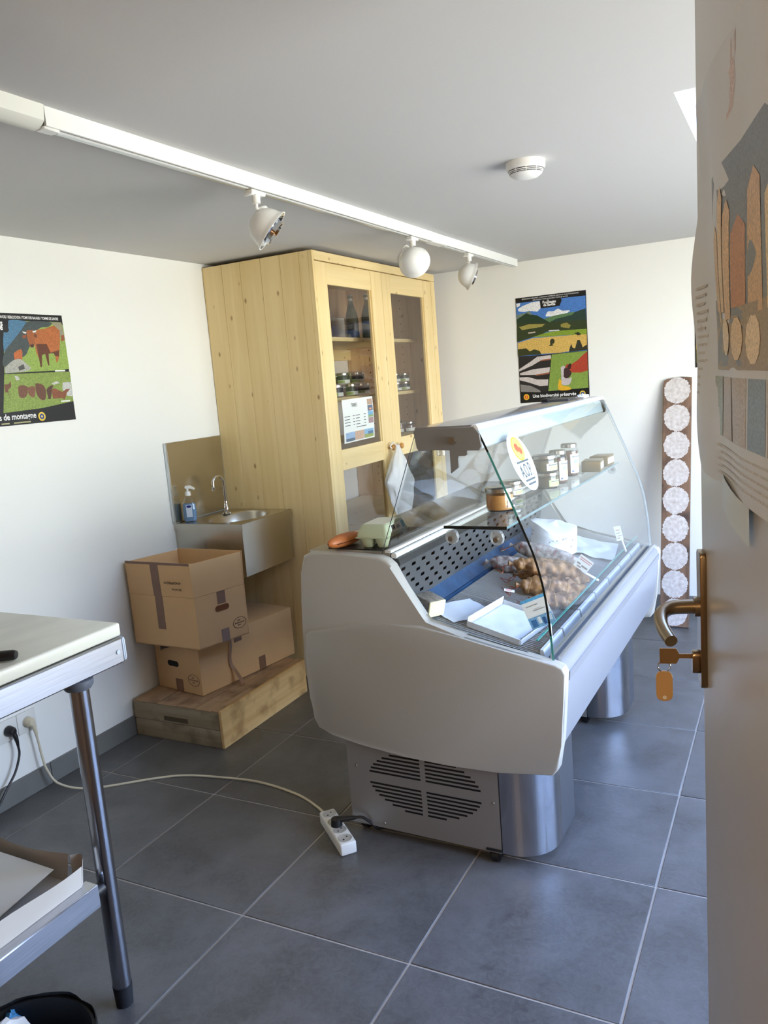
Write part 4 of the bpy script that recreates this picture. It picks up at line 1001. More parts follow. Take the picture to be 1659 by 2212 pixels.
# landscape-format poster on the left wall, its left part outside the picture
lw_, lh_ = .600, .395
p2 = poster('poster', 'black bordered poster with brown cows and a goat herd on the left wall', 'poster', (XL+.002, 1.634, 1.342), PI/2, lw_, lh_)
prints(p2, lw_, lh_, COW_PRINT+[((92, 132, 96), [(25, 880), (430, 880), (430, 835), (430, 165), (25, 165)]), ((120, 150, 110), [(25, 600), (430, 520), (430, 400), (25, 330)]), ((16, 16, 18), [(300, 885), (590, 885), (594, 845), (580, 828), (300, 828)])])
lettering('lettering', [('BEAUFORT I CHEVROTIN I EMMENTAL DE SAVOIE I RACLETTE DE SAVOIE I REBLOCHON I TOME DES BAUGES I TOMME DE SAVOIE', .966*lw_, .953*lh_, .0135, 'RIGHT', .66, .0003),
    ], m_pwhite, p2, ty(-.0027))
lettering('lettering', [('Fromages', .556*lw_, .885*lh_, .030, 'RIGHT', .9, .0008), ('de Savoie', .552*lw_, .850*lh_, .028, 'RIGHT', .9, .0008)], m_pwhite, p2, ty(-.0027))
lettering('lettering', [('es de montagne', .696*lw_, .052*lh_, .030, 'RIGHT', .88, .0006)], m_pwhite, p2, ty(-.0027))
seal(p2, .737*lw_, .058*lh_, .0165, (((222, 190, 60), 1.0), ((40, 60, 130), .62), ((222, 200, 110), .25)))
for a, b, v in ((.445, .500, .020), (.530, .650, .020), (.885, .965, .475), (.90, .97, .185)):
    k = MB(); k.box(a*lw_, b*lw_, -.0028, -.0027, (v-.006)*lh_, (v+.006)*lh_); k.build('caption', pm((170, 165, 120)) if v < .1 else m_pwhite, p2)
# a third one, mostly hidden by the door
p3 = poster('poster', 'landscape poster on the back wall almost hidden behind the door edge', 'poster', (-.463, YB-.002, 1.338), 0, .26, .368, m_pblack)
prints(p3, .26, .368, [((96, 128, 165), [(20, 960), (980, 960), (980, 640), (20, 640)]), ((70, 80, 60), [(20, 640), (980, 640), (980, 480), (20, 480)]), ((176, 150, 56), [(20, 480), (980, 480), (980, 250), (20, 250)]), ((88, 84, 44), [(20, 250), (980, 250), (980, 60), (20, 60)])])

# price list taped to the left door pane
pl = thing('price_list', 'white printed price list taped on the left cabinet pane', 'paper', (CX+.006, 3.232, 1.120), PI/2)
PW, PH = .306, .203
bend = lambda x, z: -.0035-.006*(abs(x/PW-.5)*2)**2*(.4+.6*z/PH)-.003*math.sin(z/PH*PI)
k = MB(); k.grid(lambda u, v: (PW*u, bend(PW*u, PH*v), PH*v+.004*u), 14, 8); k.build('paper', mat('list_paper', (228, 230, 222), 0.6), pl)
def patch(nm, x0, x1, z0, z1, c, lift=.0008):
    k = MB(); k.grid(lambda u, v: (x0+(x1-x0)*u, bend(x0+(x1-x0)*u, z0+(z1-z0)*v)-lift, z0+(z1-z0)*v+.004*(x0+(x1-x0)*u)/PW), 4, 3); return k.build(nm, pm(c) if isinstance(c, tuple) else c, pl)
cols = [(178, 150, 128), (98, 108, 128), (120, 170, 200), (168, 140, 140)]
for i, c in enumerate(cols): patch('photo', .252, .300, .164-.030*i, .192-.030*i, c)
patch('photo', .263, .288, .140, .148, (210, 150, 110), .0012); patch('photo', .252, .300, .104, .114, (140, 170, 110), .0012)
for i, c in enumerate([(150, 176, 204), (196, 164, 140), (136, 176, 204)]): patch('photo', .016+.094*i, .108+.094*i, .006, .048, c)
patch('photo', .018, .106, .006, .020, (88, 104, 120), .0012); patch('photo', .206, .294, .006, .024, (150, 160, 90), .0012); patch('photo', .24, .29, .022, .036, (90, 120, 150), .0014)
lettering('lettering', [('TARIFS', .118, .166, .026, 'CENTER', .72)], mat('soft_ink', (70, 72, 72), 0.7), pl, ty(-.0095))
for row in range(5):
    for a, b in ((.012, .070), (.098, .118), (.126, .170), (.208, .228)) if row < 4 else ((.126, .228),):
        patch('text_line', a, b-.004*(row % 2), .1215-.014*row, .1245-.014*row, mat('soft_ink', (70, 72, 72), 0.7))

# ---------------------------------------------------------------- open door at the right edge
m_door = mat('door_paint', (184, 178, 166), 0.32, var=0.03, vscale=3)
m_brass = mat('bronze_fitting', (150, 132, 108), 0.30, 1.0)
DA = math.atan2(.973, -.229)
door = thing('door_1', None, None, (.070, .436, 0), DA, kind='structure')
k = MB(); k.box(0, .832, -.040, 0, .012, 1.955, .002, 1); k.build('leaf', m_door, door)
k = MB(); k.prism(rounded([(.790, .905), (.826, .905), (.826, 1.112), (.790, 1.112)], .006), 'xz', 0, .009, .002, 1); plt = k.build('lock_plate', m_brass, door)
k = MB(); k.cyl((.806, .009, 1.028), (.806, .016, 1.028), .015, seg=20)
k.tube(smooth_path([(.806, .008, 1.028), (.806, .030, 1.028), (.802, .050, 1.027), (.788, .063, 1.023), (.768, .066, 1.016), (.745, .063, 1.009), (.722, .057, 1.003)], 5), [.0112-.0022*i_/30 for i_ in range(31)], 14)
k.build('lever', m_brass, plt)
k = MB(); k.prism(rounded([(.797, .925), (.815, .925), (.815, .960), (.797, .960)], .008), 'xz', .008, .020, .001, 1); k.build('cylinder', m_brass, plt)
DT = door.matrix_basis.copy()
key = thing('key', 'brass key left in the door lock with a tan tag', 'key', DT @ Vector((.806, .016, .951)), DA)
m_key = mat('key_brass', (180, 150, 112), 0.35, 0.9)
k = MB(); k.prism([(.004, -.0035), (.022, -.0035), (.026, -.012), (.050, -.012), (.050, .012), (.026, .012), (.022, .0035), (.004, .0035)], 'yz', -.0012, .0012); k.build('blade', m_key, key)
k = MB(); k.tube([(.0, .044+.009*math.cos(2*PI*i/16), -.017+.009*math.sin(2*PI*i/16)) for i in range(16)], .0011, 6, closed=True); k.build('ring', m_chrome, key)
k = MB(); k.prism(rounded([(.032, -.072), (.056, -.072), (.056, -.024), (.032, -.024)], .0115, 6), 'yz', -.0015, .0015, .0008, 1); tg = k.build('tag', mat('tan_tag', (206, 168, 118), 0.5), key)
k = MB(); k.cyl((-.0018, .044, -.066), (.0018, .044, -.066), .003, seg=12); k.build('tag_hole', m_pwhite, tg)
# wavy poster on the door
m_dpaper = mat('door_poster_paper', (196, 197, 198), 0.45, var=0.03, vscale=12)
PO = DT @ Vector((.783, .004, 1.240))
dp = thing('poster', 'large wavy pale poster of cheeses taped on the open door', 'poster', PO, DA+PI)
DW, DH = .66, .478
def wav(x, z): return -.004-.005*math.sin(x*24+z*9)*math.exp(-x*3.2)-.003*math.sin(z*30)*math.exp(-x*9)-.0025*noise.noise(Vector((x*5, z*5, 1)))
k = MB(); k.grid(lambda u, v: (DW*u+(.012*math.sin(v*9)+.03*max(0, .25-v)*2)*(1-u), wav(DW*u, DH*v), DH*v), 40, 28); k.build('paper', m_dpaper, dp)
def dpatch(nm, pts, c, lift=.0010):
    lift *= .42
    cx_ = sum(p[0] for p in pts)/len(pts); cz_ = sum(p[1] for p in pts)/len(pts); k = MB(); n = len(pts); N = 4
    cen = k.v((cx_, wav(cx_, cz_)-lift, cz_)); prev = None
    dense = []
    for i in range(n):
        for t in range(6):
            a = pts[i]; b = pts[(i+1) % n]; dense.append((a[0]+(b[0]-a[0])*t/6, a[1]+(b[1]-a[1])*t/6))
    rings = []
    for j in range(1, N+1):
        f = j/N; rings.append([k.v((cx_+(x-cx_)*f, wav(cx_+(x-cx_)*f, cz_+(z-cz_)*f)-lift, cz_+(z-cz_)*f)) for x, z in dense])
    m = len(dense)
    for i in range(m): k.f([cen, rings[0][i], rings[0][(i+1) % m]])
    for A, B in zip(rings, rings[1:]):
        for i in range(m): k.f([A[i], A[(i+1) % m], B[(i+1) % m], B[i]])
    return k.build(nm, pm(c) if isinstance(c, tuple) else c, dp)
R4 = lambda x0, x1, z0, z1: [(x0, z0), (x1, z0), (x1, z1), (x0, z1)]
dpatch('photo', R4(.135, .64, .136, .358), (98, 102, 108), .0010)
dpatch('photo', R4(.135, .64, .136, .200), (140, 116, 84), .0014)
for x0, x1, z0, z1, c in ((.155, .190, .19, .30, (196, 158, 106)), (.195, .222, .20, .335, (205, 170, 120)), (.228, .262, .19, .315, (200, 160, 112)), (.268, .33, .20, .29, (172, 110, 62)), (.34, .40, .19, .32, (190, 150, 100)), (.42, .50, .19, .30, (210, 180, 130))):
    dpatch('photo', [(x0, z0), (x1, z0), (x1, z1-.015), ((x0+x1)/2, z1), (x0, z1-.015)], c, .0018)
for x0, z0, r0, c in ((.165, .165, .022, (205, 180, 140)), (.225, .172, .026, (212, 186, 146)), (.290, .168, .028, (206, 176, 132)), (.36, .165, .03, (215, 190, 150))):
    dpatch('photo', [(x0+r0*math.cos(2*PI*i/10), z0+r0*.8*math.sin(2*PI*i/10)) for i in range(10)], c, .0022)
for i, c in enumerate([(132, 140, 120), (160, 140, 116), (166, 150, 134), (110, 126, 140), (150, 130, 110), (120, 130, 110)]): dpatch('photo', R4(.105+.078*i, .176+.078*i, .058, .128), c)
for i in range(14): dpatch('text_line', R4(.018, .075-.008*(i % 3), .240-.0105*i, .2435-.0105*i), (172, 164, 154))
for i in range(5): dpatch('text_line', R4(.12, .50-.03*(i % 2), .045-.008*i, .0475-.008*i), (178, 172, 164))
for pts in ([(.235, .395), (.262, .400), (.272, .425), (.262, .450), (.240, .440)], [(.262, .450), (.270, .450), (.268, .472), (.262, .472)], [(.246, .445), (.254, .445), (.250, .470), (.246, .470)]): dpatch('emblem', pts, (186, 162, 152))
st_ = MB(); st_.grid(lambda u, v: (.16*u, -.006-.004*math.sin(u*3), -.016*u+.040*v), 6, 3)
so = st_.build('paper_strip', mat('strip_blue', (196, 206, 208), 0.5)); tag(so, 'narrow pale blue paper strip below the poster on the door', 'paper')
so.location = DT @ Vector((.605, .001, 1.214)); so.rotation_euler = (0, 0, DA+PI)

# ---------------------------------------------------------------- sockets, cables, power strip
m_socket = mat('socket_white', (222, 222, 216), 0.4)
ws = thing('wall_socket', 'white double wall socket above the left skirting', 'wall socket', (XL, 1.772, .275))
for y in (1.732, 1.812):
    k = MB(ws); k.box(XL+.0005, XL+.010, y-.0395, y+.0395, .236, .315, .003, 2); fp = k.build('faceplate', m_socket, ws)
    k = MB(ws); k.cyl((XL+.0095, y, .2755), (XL+.0110, y, .2755), .021, seg=24); k.build('socket_well', mat('well_grey', (190, 190, 184), 0.5), fp)
def wall_plug(k, y):
    T = Matrix.Translation((XL+.0115, y, .2755)) @ Matrix.Rotation(PI/2, 4, 'Y')
    k.lathe([(0, 0), (.0185, 0), (.0185, .010), (.0165, .022), (.011, .030), (0, .032)], seg=24, T=T)
    k.tube([(XL+.030, y+.002, .275), (XL+.036, y+.006, .255), (XL+.038, y+.008, .235), (XL+.038, y+.009, .218)], [.011, .0085, .0065, .0045], 12)
bc = thing('power_cable', 'black plug and cable in the wall socket under the table', 'cable', (XL+.03, 1.732, .2))
k = MB(bc); wall_plug(k, 1.732); k.build('plug', m_black, bc)
k = MB(bc); k.tube(smooth_path([(XL+.038, 1.741, .220), (XL+.038, 1.740, .185), (XL+.036, 1.715, .130), (XL+.035, 1.672, .085), (XL+.05, 1.60, .03), (XL+.09, 1.50, .006), (XL+.2, 1.2, .006), (XL+.25, .9, .006)], 8), .0042, 8); k.build('cord', m_black, bc)
SA = math.radians(-41.3); SB = Vector((-1.262, 1.932, 0))
m_beige = mat('beige_plastic', (206, 196, 170), 0.45)
strp = thing('power_strip', 'white four-socket power strip with its cord on the tiled floor', 'power strip', SB, SA)
k = MB(); k.box(-.107, .107, -.026, .026, 0.0, .040, .006, 3); k.build('body', m_socket, strp)
for i in range(4):
    x = -.078+.052*i
    k = MB(); k.lathe([(.0215, .0395), (.0215, .0412), (.0190, .0412), (.0185, .0402), (0, .0402)], c=(x, 0, 0), seg=24); w = k.build('socket_well', mat('well_shade', (176, 174, 166), 0.5), strp)
    if i != 1:
        k = MB(); k.cyl((x-.006, .007, .0400), (x-.006, .007, .0408), .0028, seg=8); k.build('pin_hole', m_dark, w)
        k = MB(); k.cyl((x+.006, -.007, .0400), (x+.006, -.007, .0408), .0028, seg=8); k.build('pin_hole', m_dark, w)
k = MB(strp); y = 1.812; wall_plug(k, y); k.build('plug', m_beige, strp)
cord = [(XL+.038, 1.821, .220), (XL+.039, 1.824, .190), (XL+.040, 1.828, .140), (XL+.048, 1.835, .080), (XL+.085, 1.850, .025), (-2.294, 1.893, .0045), (-2.116, 2.027, .0045), (-2.013, 2.087, .0045), (-1.864, 2.120, .0045), (-1.709, 2.136, .0045), (-1.533, 2.109, .0045), (-1.42, 2.060, .0060)]
e = SB+Matrix.Rotation(SA, 3, 'Z') @ Vector((-.104, 0, .018)); cord.append((e.x, e.y, e.z))
k = MB(strp); k.tube(smooth_path(cord, 8), .0043, 8); k.build('cord', m_beige, strp)
pg = thing('power_plug', 'black plug in the power strip with cable running under the counter', 'plug', SB+Matrix.Rotation(SA, 3, 'Z') @ Vector((-.002, 0, .0412)))
pc = pg.location.copy()
k = MB(pg); k.cyl(pc, pc+Vector((0, 0, .022)), .0185, .016, 20); k.tube([pc+Vector((0, 0, .016)), pc+Vector((.03, .014, .020)), pc+Vector((.055, .026, .022))], [.011, .009, .006], 10); k.build('plug', m_black, pg)
k = MB(pg); k.tube(smooth_path([pc+Vector((.050, .024, .022)), pc+Vector((.075, .034, .022)), pc+Vector((.095, .045, .004)), (-1.150, 2.02, .006), (-1.13, 2.20, .006), (-1.05, 2.35, .006)], 6), .0045, 8); k.build('cord', m_black, pg)

# ---------------------------------------------------------------- leaning board printed with white discs
BL = math.radians(-14.1)
board = thing('wooden_board', 'tall dark board with nine white discs leaning on the back wall', 'board', (-.553, 4.236, 0))
board.rotation_euler = (BL, 0, 0)
m_bwood = woodmat('board_wood', (132, 102, 80), (92, 70, 54), (50, 36, 28), 'z', 0.8, dirt=(66, 52, 46))
m_disc = mat('disc_white', (222, 217, 212), 0.8, var=0.10, vscale=55, detail=9, col2=(178, 166, 158), bump=0.1, bscale=120)
k = MB(); k.prism([(-.071, .006), (.072, .006), (.072, 1.330), (.02, 1.336), (-.052, 1.328), (-.066, 1.318), (-.072, 1.290)], 'xz', 0, .020, .0015, 1); k.build('plank', m_bwood, board)
for i in range(9):
    z = 1.262-.1475*i; random.seed(20+i); ph0 = random.random()*6
    pts = []
    for t in range(110):
        a = 2*PI*t/110; c_, s_ = math.cos(a), math.sin(a)
        jag = .0035*noise.noise(Vector((c_*4, s_*4, i*3.3)))+.0040*noise.noise(Vector((c_*22, s_*22, i*1.7)))+.0022*random.uniform(-1, 1)
        pts.append(((.0655+jag)*c_, z+(.0720+jag)*s_))
    k = MB(); k.prism(pts, 'xz', -.0009, .0005); k.build('white_disc', m_disc, board)

# ---------------------------------------------------------------- goods in the counter
SLOPE = math.atan(.235)
def placed(name, label, cat, x, y, z, rz=0.0, tilt=0.0, group=None):
    """a thing standing at counter coordinates"""
    r = thing(name, label, cat, group=group)
    r.matrix_basis = CT @ Matrix.Translation((x, y, z)) @ Matrix.Rotation(tilt, 4, 'Y') @ Matrix.Rotation(rz, 4, 'Z')
    return r
def on_deck(name, label, cat, x, y, rz=0.0, lift=0.0035, group=None): return placed(name, label, cat, x, y, dz(x)+lift, rz, SLOPE, group)
def finish(mb, name, label, cat, m, x, y, lift=.0035, rz=0.0, group=None, sharp=38, tilt=SLOPE, z=None):
    o = mb.build(name, m, sharp=sharp); tag(o, label, cat, group)
    o.matrix_basis = CT @ Matrix.Translation((x, y, (dz(x) if z is None else z)+lift)) @ Matrix.Rotation(tilt, 4, 'Y') @ Matrix.Rotation(rz, 4, 'Z')
    return o
# cheese chunk on its paper
m_wax = mat('waxed_paper', (208, 213, 218), 0.5, bump=0.25, bscale=40)
def wrinkled(w, d, seed, amp=.004, edge=0.0, nu=16, nv=14):
    k = MB(); k.grid(lambda u, v: (w*(u-.5), d*(v-.5), .0006+amp*(1+noise.noise(Vector((u*4, v*4, seed))))*.5+edge*max(0, abs(u-.5)*2-.8)), nu, nv); return k
finish(wrinkled(.125, .185, 1.0, .004), 'wax_paper', 'white paper under the grey-rind cheese at the near end', 'paper', m_wax, .034, .250, rz=math.radians(-24))
m_rind = mat('grey_rind', (118, 112, 104), 0.9, var=0.4, vscale=90, bump=0.5, bscale=150)
m_paste = mat('cheese_paste', (232, 222, 176), 0.55, var=0.05, vscale=40, sss=0.05)
ch = on_deck('cheese_chunk', 'pale cheese chunk with grey rind near the end panel', 'cheese', -.012, .100, math.radians(-21), .0085)
k = MB(); k.box(-.075, -.004, .002, .070, 0, .053, .006, 2); k.build('rind', m_rind, ch)
k = MB(); k.box(-.006, .0, .003, .069, .001, .050, .002, 1); k.build('cut_face', m_paste, ch)
# white tray with paper at the front
m_tray = mat('tray_white', (206, 209, 212), 0.4)
tr = on_deck('plastic_tray', 'shallow white plastic tray at the front of the deck', 'tray', .185, .265, math.radians(-5))
k = MB(); k.box(-.085, .085, -.125, .125, 0, .003); k.build('base', m_tray, tr)
for a in ((-.088, -.085, -.125, .125), (.085, .088, -.125, .125), (-.085, .085, -.128, -.125), (-.085, .085, .125, .128)):
    k = MB(); k.box(*a, 0, .030 if a[0] == -.088 else .018, .001, 1); k.build('wall', m_tray, tr)
finish(wrinkled(.150, .225, 4.0, .007), 'paper_liner', 'crinkled white paper lining the plastic tray', 'paper', m_wax, .185, .265, .0070, math.radians(-5))
# dried sausages
m_string = mat('red_string', (150, 50, 36), 0.7)
m_strand = mat('hemp_string', (176, 140, 92), 0.8)
m_brown = mat('brown_casing', (92, 58, 32), 0.5, col2=(164, 124, 78), vscale=34, contrast=0.18, bump=0.6, bscale=60)
m_mould = mat('mould_casing', (178, 172, 166), 0.85, col2=(92, 66, 56), vscale=48, contrast=0.22, bump=0.6, bscale=90)
def sausage(label, x, y, ln, r, ang, m, lift, seed, amp, group, tie=True, fr=46, sag=0.0, cords=4):
    s = on_deck('dried_sausage', label, 'sausage', x, y, ang, lift+r*.96, group)
    k = MB()
    if m is m_brown: k.bulbs((-ln/2, 0, 0), (ln/2, 0, 0), r, .75, 32, seed, 56, 34)
    else: k.lump((-ln/2, 0, 0), (ln/2, 0, 0), r, amp, fr, seed, 40, 26, sag)
    k.build('casing', m, s, sharp=80)
    random.seed(int(seed*10))
    for i in range(cords):
        t = -.38+.76*i/(max(cords-1, 1)); rr = r*(1-abs(2*t)**2.6)**.5*1.03
        k = MB(); k.tube([(t*ln+.004*math.sin(a*2+seed), rr*math.cos(a), rr*math.sin(a)) for a in [2*PI*q/18 for q in range(18)]], .0009, 5, closed=True); k.build('string', m_strand if m is m_brown else m_string, s)
    if tie:
        k = MB(); k.lathe([(0, -.004), (.006, -.003), (.004, .004), (.009, .016), (0, .017)], seg=10, T=Matrix.Translation((-ln/2+.002, 0, 0)) @ Matrix.Rotation(-PI/2, 4, 'Y')); k.build('knot', m, s)
        for j in range(3):
            p = [(-ln/2, 0, 0)]
            for q in range(1, 5): p.append((-ln/2-.012*q, random.uniform(-.02, .02)*q*.6, -r*.85*min(1, q*.35)+.004*random.random()))
            k = MB(); k.tube(smooth_path(p, 4), .0010, 5); k.build('string', m_string if j else m_strand, s)
    return s
gb, gw = 'brown netted sausages on the wire deck', 'white mould sausages on the wire deck'
sausage('brown netted sausage at the back of the bundle', .190, .715, .27, .036, math.radians(36), m_brown, 0, 1.3, .30, gb)
sausage('brown netted sausage lying on top of the bundle', .195, .640, .25, .034, math.radians(30), m_brown, .056, 2.7, .32, gb)
sausage('brown netted sausage in the middle of the bundle', .225, .610, .25, .035, math.radians(33), m_brown, 0, 4.4, .30, gb)
sausage('brown netted sausage at the front of the bundle, beside the tray', .262, .520, .18, .029, math.radians(40), m_brown, 0, 6.1, .34, gb)
sausage('white mould sausage lying nearest the perforated panel', .045, .745, .20, .031, math.radians(24), m_mould, 0, 8.2, .22, gw)
sausage('white mould sausage resting on the others in front of the paper parcel', .105, .915, .26, .031, math.radians(2), m_mould, .020, 9.4, .20, gw)
sausage('white mould sausage between the brown bundle and the others', .130, .820, .17, .029, math.radians(18), m_mould, 0, 11.7, .22, gw)
# wrapped half wheel of cheese
m_cheese_br = mat('brown_crust', (186, 146, 92), 0.7, var=0.1, vscale=30)
hw = on_deck('half_cheese', 'brown half wheel of cheese wrapped in white paper', 'cheese', .045, 1.165, math.radians(-12), .002)
arcp = [(.085*math.cos(t), .085*math.sin(t)) for t in [PI+PI*i/18 for i in range(19)]]
k = MB(); k.prism(arcp, 'xy', .001, .070, .004, 2); k.build('wedge', m_cheese_br, hw)
k = MB()
def wrap(u, v):
    a = PI*(.86+1.32*u); top = v > .62; f = min(v/.62, 1); r = .092+.006*noise.noise(Vector((u*5, v*5, 3)))
    if not top:
        return (r*math.cos(a)+.020*(1-f), r*math.sin(a)*(1+.05*(1-f))-.010, .006+f*.092+.010*noise.noise(Vector((u*3, v*3, 7)))+.016*math.sin(a*2)*f)
    g = 1-(v-.62)/.38; return (r*g*math.cos(a), r*g*math.sin(a)-.01*g, .098+.016*math.sin(a*2)*g+.022*(1-g)+.008*noise.noise(Vector((u*4, v*6, 5))))
k.grid(wrap, 26, 18); wr_ = k.build('wrapping', m_wax, hw, sharp=60)
random.seed(5); k = MB()
for i in range(9):
    u, v = random.uniform(.3, .85), random.uniform(.2, .55); p = Vector(wrap(u, v)); q = Vector(wrap(u+.012, v+.05)); n = Vector((p.x, p.y, .02)).normalized()*.0022
    k.tube([p+n, (p+q)/2+n+Vector((.003, 0, .002)), q+n], .0012, 5)
pm_ = k.build('printed_marks', mat('mark_grey', (110, 110, 112), 0.6), wr_); pm_['kind'] = 'stuff'
finish(wrinkled(.20, .26, 9.0, .016, .02), 'wrapping_paper', 'loose white wrapping paper at the far end of the deck', 'paper', m_wax, .180, 1.290, rz=math.radians(8))
finish(wrinkled(.13, .14, 12.0, .014, .01), 'wrapping_paper', 'small white paper behind the mould sausages', 'paper', m_wax, .040, 1.345, rz=math.radians(-20))
# price cards on clips
m_card_w = mat('card_white', (232, 234, 230), 0.5)
def price_card(label, x, y, z, cw_, chh, rot, foot, art):
    c = placed('price_card', label, 'price card', x, y, z, math.radians(10), 0, 'price cards on clips')
    c.matrix_basis = c.matrix_basis @ Matrix.Rotation(rot, 4, 'Y')
    k = MB(); k.box(-cw_/2, cw_/2, 0, .0012, -chh/2, chh/2); k.build('card', m_card_w, c)
    for i, (x0, x1, z0, z1, col) in enumerate(art):
        k = MB(); k.poly([(a*cw_-cw_/2, -.0004-.0001*i, b*chh-chh/2) for a, b in ((x0, z0), (x1, z0), (x1, z1), (x0, z1))]); k.build('print', pm(col), c)
    inv = c.matrix_basis.inverted(); f0_ = inv @ (CT @ Vector(foot))
    k = MB(); k.tube([(cw_*.15, .004, -chh*.35), (cw_*.22, .004, -chh*.52), f0_], [.0035, .0035, .0045], 8); k.build('stem', mat('clip_white', (226, 230, 234), 0.35), c)
    k = MB(); k.box(cw_*.15-.008, cw_*.15+.008, .001, .006, -chh*.45, -chh*.2); k.build('clip', mat('clip_white', (226, 230, 234), 0.35), c)
art_b = [(0, 1, .90, 1, (90, 170, 215)), (0, 1, 0, .38, (120, 170, 205)), (.08, .30, .05, .30, (60, 110, 160)), (.36, .50, .12, .34, (215, 225, 232)), (.55, .68, .05, .28, (50, 90, 140)), (.74, .95, .12, .32, (200, 216, 226)), (.15, .62, .74, .765, (150, 150, 150)), (.35, .85, .56, .585, (150, 150, 150)), (.42, .70, .62, .63, (170, 170, 170))]
art_r = [(.05, .95, .80, .86, (190, 90, 90)), (.12, .88, .66, .72, (205, 120, 115)), (.1, .35, .3, .42, (120, 110, 105)), (.45, .9, .25, .38, (130, 120, 112)), (.2, .5, .1, .2, (150, 130, 125))]
art_s = [(.2, .8, .7, .75, (190, 110, 100)), (.15, .7, .5, .55, (170, 150, 140)), (.3, .85, .3, .35, (160, 140, 130)), (.2, .6, .15, .2, (175, 130, 120))]
price_card('price card with blue bands at the near end of the deck', .310, .150, .722, .072, .088, math.radians(-22), (.338, .170, .640), art_b)
price_card('price card with red print in the middle of the deck', .312, .655, .738, .052, .046, math.radians(38), (.336, .745, .660), art_r)
price_card('small speckled price card at the far end of the deck', .322, 1.155, .740, .026, .058, math.radians(-12), (.338, 1.200, .660), art_s)
k = MB(); k.box(-.017, .017, -.011, .011, 0, .001); o = finish(k, 'price_tag', 'tiny white tag with red print beside the brown sausages', 'price tag', m_card_w, .112, .470, .030, math.radians(20))
for x0, x1, y0, y1 in ((-.012, .010, .003, .006), (-.012, .004, -.004, -.001)):
    k = MB(); k.box(x0, x1, y0, y1, .001, .0013); k.build('print', pm((205, 60, 60)), o)

# ---------------------------------------------------------------- jars and packs on the glass shelf
m_jar = glassmat('jar_glass', (0.96, 0.975, 0.97), base=0.06)
def jar(name, label, r, h, content, lid, lab=None, place=None, cat='jar', group=None, neck=.86, art=None, fill=.86, labturn=-75, labh=(.18, .68), seg=28):
    j = thing(name, label, cat, group=group)
    lh = min(.014, h*.2); b = h-lh
    k = MB(); k.lathe([(0, .0), (r*.90, 0), (r*.98, .004), (r, .010), (r, b*.86), (r*.97, b*.93), (r*neck, b), (r*neck, b+.002)], seg=seg); k.build('glass', m_jar, j)
    k = MB(); k.lathe([(0, .004), (r*.90, .004), (r*.95, .011), (r*.95, b*fill), (0, b*fill+.002)], seg=seg); k.build('contents', content, j)
    k = MB(); k.lathe([(0, h), (r*neck*.98, h), (r*neck*1.06, h-.002), (r*neck*1.07, b+.001), (r*neck*1.02, b)], seg=seg); k.build('lid', lid, j)
    if lab:
        a0, a1 = math.radians(labturn-52), math.radians(labturn+52)
        k = MB(); k.grid(lambda u, v: ((r+.0007)*math.cos(a0+(a1-a0)*u), (r+.0007)*math.sin(a0+(a1-a0)*u), b*(labh[0]+(labh[1]-labh[0])*v)), 16, 2); lo_ = k.build('paper_label', lab, j)
        for (u0, u1, v0, v1, c) in art or ():
            k = MB(); k.grid(lambda u, v: ((r+.0011)*math.cos(a0+(a1-a0)*(u0+(u1-u0)*u)), (r+.0011)*math.sin(a0+(a1-a0)*(u0+(u1-u0)*u)), b*(labh[0]+(labh[1]-labh[0])*(v0+(v1-v0)*v))), 16, 1); k.build('print', pm(c), lo_)
    if place is not None: j.matrix_basis = place
    return j
m_lid = mat('lid_silver', (190, 188, 182), 0.22, 0.95)
m_spread = mat('orange_spread', (206, 150, 88), 0.5, var=0.06, vscale=60)
m_green = mat('green_pickle', (62, 58, 28), 0.45, col2=(112, 98, 62), vscale=60)
m_pinkp = mat('pate', (176, 146, 118), 0.5, var=0.12, vscale=50)
m_choc = mat('brown_sauce', (82, 44, 28), 0.4, col2=(112, 68, 44), vscale=40)
m_tan = mat('tan_terrine', (170, 128, 92), 0.5, var=0.12, vscale=50)
m_lab = mat('jar_label', (226, 228, 216), 0.5)
SHZ = .9856
def shelf_at(x, y, z=SHZ, rz=0): return CT @ Matrix.Translation((x, y, z)) @ Matrix.Rotation(rz, 4, 'Z')
art_g = [(.1, .9, .70, .85, (60, 90, 70)), (.15, .8, .15, .55, (170, 190, 110))]
art_t = [(.1, .9, .82, .90, (120, 120, 120)), (.2, .5, .52, .72, (140, 150, 150)), (.45, .9, .25, .5, (214, 184, 120)), (.08, .22, .05, .14, (60, 80, 140))]
jar('jar', 'jar of orange spread at the near end of the glass shelf', .042, .070, m_spread, m_lid, m_lab, shelf_at(.160, .300), labturn=15, neck=.98, art=[(.2, .5, .2, .8, (60, 60, 60))])
jar('jar', 'lower pickle jar of the two stacked behind the oval sticker', .038, .056, m_green, m_lid, mat('jar_label_green', (196, 206, 150), 0.5), shelf_at(.176, .735), labturn=-12, neck=.97, art=art_g)
jar('jar', 'upper pickle jar of the two stacked behind the oval sticker', .042, .060, m_green, m_lid, m_lab, shelf_at(.172, .725, SHZ+.0565), labturn=-12, neck=.97, art=art_g)
jar('jar', 'tall labelled jar of brown sauce close behind the stacked jars', .033, .118, m_choc, m_lid, m_lab, shelf_at(.182, .850), neck=.84, labturn=-14, labh=(.12, .78), art=art_t)
jar('jar', 'tall labelled jar of brown sauce standing free behind the stacked jars', .034, .122, m_choc, m_lid, m_lab, shelf_at(.172, 1.040), neck=.84, labturn=-16, labh=(.12, .78), art=art_t)
jar('jar', 'low pale jar added in place of a reflection behind the orange spread', .036, .052, m_pinkp, m_lid, m_lab, shelf_at(.105, .560), labturn=-12, neck=.97, art=art_g)  # jar added to stand in for a jar's reflection
